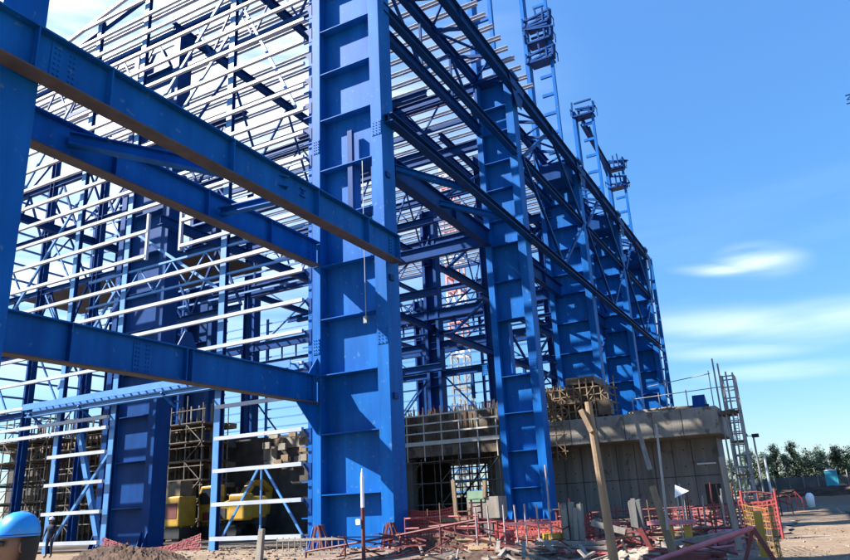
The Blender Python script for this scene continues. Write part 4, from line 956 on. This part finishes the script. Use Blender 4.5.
where = ['hard against the floodlight mast', 'just right of the floodlight mast', 'third from the left of the far row', 'left of the gap in the far row', 'in the middle of the far row', 'tallest of the middle of the far row', 'right of the middle of the far row', 'left of the cyan toilet', 'behind the cyan toilet', 'just right of the cyan toilet', 'second from the right edge', 'at the right edge of the photo']
TP = [(752, 2), (762, 1), (771, 2), (780, 0), (789, 2), (798, 0), (808, 1), (818, 1), (826, 2), (834, 1), (842, 0), (851, 1)]
used = set()
for i, (px, kd) in enumerate(TP):
    x = 100+rr.uniform(-2, 5); q = at(px, 484, x=x); lb = kinds[kd]+' '+where[i]
    if kd not in used: used.add(kd); o = base_t[kd]; o.location = (x, q.y, .7); o['label'] = lb
    else: o = copy_tree(base_t[kd], (x, q.y, .7), rr.uniform(0, 6), lb, scale=rr.uniform(.82, 1.08))
for i in range(9):
    x = 108+rr.uniform(0, 8); y = -10+i*2.6+rr.uniform(-.8, .8)
    copy_tree(base_t[rr.choice((0, 1, 1))], (x, y, .6), rr.uniform(0, 6), 'small tree of the rear row, half hidden behind the taller far trees', scale=rr.uniform(.7, .95))['group'] = 'half hidden trees of the rear row'
# low scrub line on the horizon
sc_ = MB(); rr = random.Random(9)
for i in range(5200):
    x = rr.uniform(118, 135); y = rr.uniform(-60, 120); z = .6+abs(rr.gauss(0, 1.4)); s = rr.uniform(.2, .5)
    u = Vector((rr.uniform(-1, 1), rr.uniform(-1, 1), rr.uniform(-1, 1))).normalized()*s; v = Vector((rr.uniform(-1, 1), rr.uniform(-1, 1), rr.uniform(-1, 1))).normalized()*s
    c = Vector((x, y, z)); sc_.add([c-u, c+v, c+u, c-v], [(0, 1, 2, 3)])
tag(sc_.build('scrub', LEAF[1]), 'low scrub along the horizon behind the trees', 'scrub', kind='stuff')
# tower crane whose jib tip enters at the upper right
q = at(846, 99, x=120)
tc_ = thing('tower_crane', 'dark tip of a tower crane jib entering at the upper right edge', 'crane', (120, q.y-32, 0))
jb = MB(); z = q.z; y0 = q.y
for k in range(16):
    ya = y0-k*2; jb.bar((119.3, ya, z-.5), (119.3, ya-2, z-.5), .16, .16); jb.bar((120.7, ya, z-.5), (120.7, ya-2, z-.5), .16, .16); jb.bar((120, ya, z+.6), (120, ya-2, z+.6), .18, .18)
    jb.bar((119.3, ya, z-.5), (120, ya-1, z+.6), .1, .1); jb.bar((120.7, ya-2, z-.5), (120, ya-1, z+.6), .1, .1)
jb.build('jib', BLUE2, tc_)
ms = MB(); ym = y0-32
for sx_, sy_ in ((-1, -1), (1, -1), (1, 1), (-1, 1)): ms.bar((120+sx_, ym+sy_, 0), (120+sx_, ym+sy_, z+4), .2, .2)
k = 0
while k < z: ms.bar((119, ym-1, k), (119, ym+1, k+2), .1, .1); ms.bar((121, ym+1, k), (121, ym-1, k+2), .1, .1); k += 2
ms.build('mast', BLUE2, tc_)
# red and white chimney-like mast seen through the frame
rc = thing('lattice_crane_mast', 'faded red and white lattice mast seen through the frame between the columns', 'crane', (100, 62, 0))
a = at(457, 300, x=100); yb = a.y
for k in range(22):
    mm = GALV if k < 9 else (mat('washed_out_red_paint', (.8, .36, .36), .7) if k % 3 else WPL); b = MB(); z0 = k*2.6
    for sx_, sy_ in ((-1, -1), (1, -1), (1, 1), (-1, 1)): b.bar((100+sx_*1.1, yb+sy_*1.1, z0), (100+sx_*1.1, yb+sy_*1.1, z0+2.6), .35, .35)
    b.bar((98.9, yb-1.1, z0), (98.9, yb+1.1, z0+2.6), .2, .2); b.bar((101.1, yb+1.1, z0), (101.1, yb-1.1, z0+2.6), .2, .2); [b.bar((98.9, yb+q_, z0+.2), (101.1, yb+q_, z0+.2), .3, .3).bar((100+q_, yb-1.1, z0+.2), (100+q_, yb+1.1, z0+.2), .3, .3) for q_ in (-1.1, 1.1)]
    b.build('mast_section', mm, rc)
rc.location = (0, 0, 0)
for ch in rc.children: ch.location = Vector((100, 62, 0))
rc.location = (100, yb, 0)
for ch in rc.children: ch.location = Vector((0, 62-yb, 0))

# ------------------------------------------------------------------ people
SKIN = mat('tanned_skin', (.36, .20, .13), .55, (.30, .16, .10), 8.)
NAVY = mat('navy_workwear', (.02, .03, .07), .85, (.014, .02, .045), 6.)
HIVIS = mat('yellow_vest_fabric', (.75, .68, .05), .8)
HELM = mat('bright_blue_helmet_plastic', (.015, .26, .66), .35, (.02, .22, .55), 14., spots=((.2, .32, .45), 30., .66))
HAIR = mat('black_hair', (.015, .012, .01), .7)
def person(label, loc, rz, h=1.75, hat=HELM, vest=None, bend=0):
    t = thing('person', label, 'person', loc); s = h/1.75
    V = []; E = []; Rr = []
    def nd(p, r, par=None):
        V.append(tuple(Vector(p)*s)); Rr.append(r*s); i = len(V)-1
        if par is not None: E.append((par, i))
        return i
    pel = nd((0, 0, .95), .15)
    w1 = nd((.01, 0, 1.12), .135, pel); ch = nd((.0, 0, 1.30), .16, w1); sh = nd((-.01, 0, 1.42), .11, ch); nk = nd((0, 0, 1.50), .058, sh); nk2 = nd((.015, 0, 1.555), .056, nk)
    for sd in (-1, 1):
        a = nd((-.01, sd*.17, 1.41), .068, sh); e = nd((.0, sd*.27, 1.15), .046, a); w_ = nd((.13, sd*.26, .93), .03, e); pm = nd((.17, sd*.25, .87), .034, w_)
        for k, (dy, ln) in enumerate(((-.030, .065), (-.011, .08), (.009, .085), (.028, .07))):
            f1 = nd((.185, sd*(.25+dy), .84), .0095, pm); nd((.19, sd*(.25+dy), .84-ln*.5), .0088, f1); nd((.178, sd*(.25+dy), .84-ln), .008, len(V)-1)
        th = nd((.19, sd*.205, .865), .011, pm); nd((.205, sd*.19, .83), .009, th)
        hp = nd((0, sd*.1, .88), .1, pel); kn = nd((.03, sd*.12, .48), .062, hp); an = nd((0, sd*.13, .1), .042, kn); nd((.14, sd*.15, .04), .04, an)
    me = bpy.data.meshes.new('body'); me.from_pydata(V, E, []); me.materials.append(NAVY); o = bpy.data.objects.new('body', me); col.objects.link(o); o.parent = t
    sk = o.modifiers.new('skin', 'SKIN'); 
    if not me.skin_vertices: me.attributes
    lay = me.skin_vertices[0].data if me.skin_vertices else None
    if lay is None:
        bpy.context.view_layer.objects.active = o; o.select_set(True)
        bpy.ops.mesh.customdata_skin_add(); lay = me.skin_vertices[0].data
    for i, r in enumerate(Rr): lay[i].radius = (r, r)
    lay[0].use_root = True
    ss = o.modifiers.new('subsurf', 'SUBSURF'); ss.levels = ss.render_levels = 2
    # head: shaped from rings
    def headmesh():
        b = MB(); nu, nv = 24, 18; c = Vector((.02, 0, 1.655))*s
        for j in range(nv+1):
            v = math.pi*j/nv; zz = math.cos(v); r = math.sin(v)
            for i in range(nu):
                u = 2*math.pi*i/nu; x, y = math.cos(u)*r, math.sin(u)*r
                rx = .098; ry = .076; k = 1
                if zz < -.1: k = 1-(-.1-zz)*.32
                dx = 0
                if x > .7 and abs(y) < .35 and -.45 < zz < .1: dx = .022*(1-abs(y)/.35)*(1-abs(zz+.2)/.35 if abs(zz+.2) < .35 else 0)
                if x > .6 and zz < -.6: dx += .012
                if x > .6 and .5 > abs(y) > .15 and -.05 < zz < .2: dx -= .008
                b.v.append(tuple(c+Vector(((x*rx*k+dx), y*ry*k, zz*.118))*s))
        for j in range(nv):
            for i in range(nu): b.f.append((j*nu+i, j*nu+(i+1) % nu, (j+1)*nu+(i+1) % nu, (j+1)*nu+i))
        for sd in (-1, 1):
            cc = c+Vector((-.005, sd*.078, -.01))*s
            vs = [cc+Vector((math.cos(a)*.018, sd*.012*(1 if k2 else 0), math.sin(a)*.032))*s for k2 in (0, 1) for a in [2*math.pi*i/10 for i in range(10)]]
            b.add(vs, [(i, (i+1) % 10, 10+(i+1) % 10, 10+i) for i in range(10)]+[tuple(range(10, 20))])
        return b
    def bld_(mb, name, m, smooth=True, par=None):
        ORG[t.name] = Vector((0, 0, 0)); o_ = mb.build(name, m, par or t, smooth=smooth); return o_
    hd = bld_(headmesh(), 'head', SKIN)
    for sd in (-1, 1): bld_(MB().lathe(Vector((.108, sd*.03, 1.665))*s, [(0, -.009*s), (.009*s, 0), (0, .009*s)], 10), 'eye', WPL if False else HAIR, par=hd)
    bld_(MB().prism([(-.07*s, 1.655*s), (.07*s, 1.655*s), (.066*s, 1.682*s), (-.066*s, 1.682*s)], 'x', .105*s, .122*s), 'safety_glasses', GLASS, par=hd)
    bld_(MB().bar(Vector((.107, -.022, 1.595))*s, Vector((.107, .022, 1.595))*s, .008*s, .007*s), 'mouth', mat('lip', (.25, .09, .07), .5), par=hd)
    hr = MB().lathe(Vector((-.005, 0, 1.60))*s, [(.07*s, -.10*s), (.085*s, -.04*s), (.094*s, .02*s), (.098*s, .07*s), (.098*s, .1*s)], 20); bld_(MB().add([v for v in hr.v], [f for f in hr.f if sum(hr.v[i][0] for i in f)/len(f) < .035*s]), 'hair', HAIR)
    prof = [(.112*s, .022*s), (.114*s, .03*s), (.112*s, .055*s), (.101*s, .09*s), (.076*s, .122*s), (.038*s, .141*s), (0, .146*s)]
    hh = MB().lathe(Vector((.012, 0, 1.69))*s, prof, 28)
    vs = [Vector((.012+math.cos(a)*(.114+(.055 if abs(a) < 1.3 else 0)*math.cos(a*.95)), math.sin(a)*.112, 1.700+k2*.008))*s for k2 in (0, 1) for a in [-math.pi+2*math.pi*i/36 for i in range(36)]]
    hh.add(vs, [(i, (i+1) % 36, 36+(i+1) % 36, 36+i) for i in range(36)])
    hh.add([Vector((.012+math.cos(a)*(.10+(.075*max(0, math.cos(a)) if k2 else 0)), math.sin(a)*(.10+.02*k2), 1.694))*s for k2 in (0, 1) for a in [-math.pi+2*math.pi*i/36 for i in range(36)]], [(i, (i+1) % 36, 36+(i+1) % 36, 36+i) for i in range(36)])
    bld_(hh, 'hard_hat', hat)
    if vest:
        vm = MB(); rings = [(.15, .165, .95), (.145, .155, 1.12), (.15, .18, 1.3), (.12, .18, 1.40), (.08, .10, 1.47)]
        n = 20
        for rx, ry, z in rings:
            for i in range(n): a = 2*math.pi*i/n; vm.v.append(tuple(Vector((math.cos(a)*(rx+.015), math.sin(a)*(ry+.015), z))*s))
        for j in range(len(rings)-1):
            for i in range(n): vm.f.append((j*n+i, j*n+(i+1) % n, (j+1)*n+(i+1) % n, (j+1)*n+i))
        bld_(vm, 'vest', vest)
    t.rotation_euler = (0, 0, rz)
    return t
q = at(19, 545, x=2.55)      # head centre of the near worker
person('head of a worker in a bright blue hard hat at the lower left corner', (2.55, q.y, q.z-1.655*.96), R(168), h=1.68, hat=HELM)
q = at(51, 530, x=22)
person('worker in dark clothes and white helmet standing beside the lowest white girts', (22, q.y, 0), R(200), h=1.7, hat=WPL, vest=None)
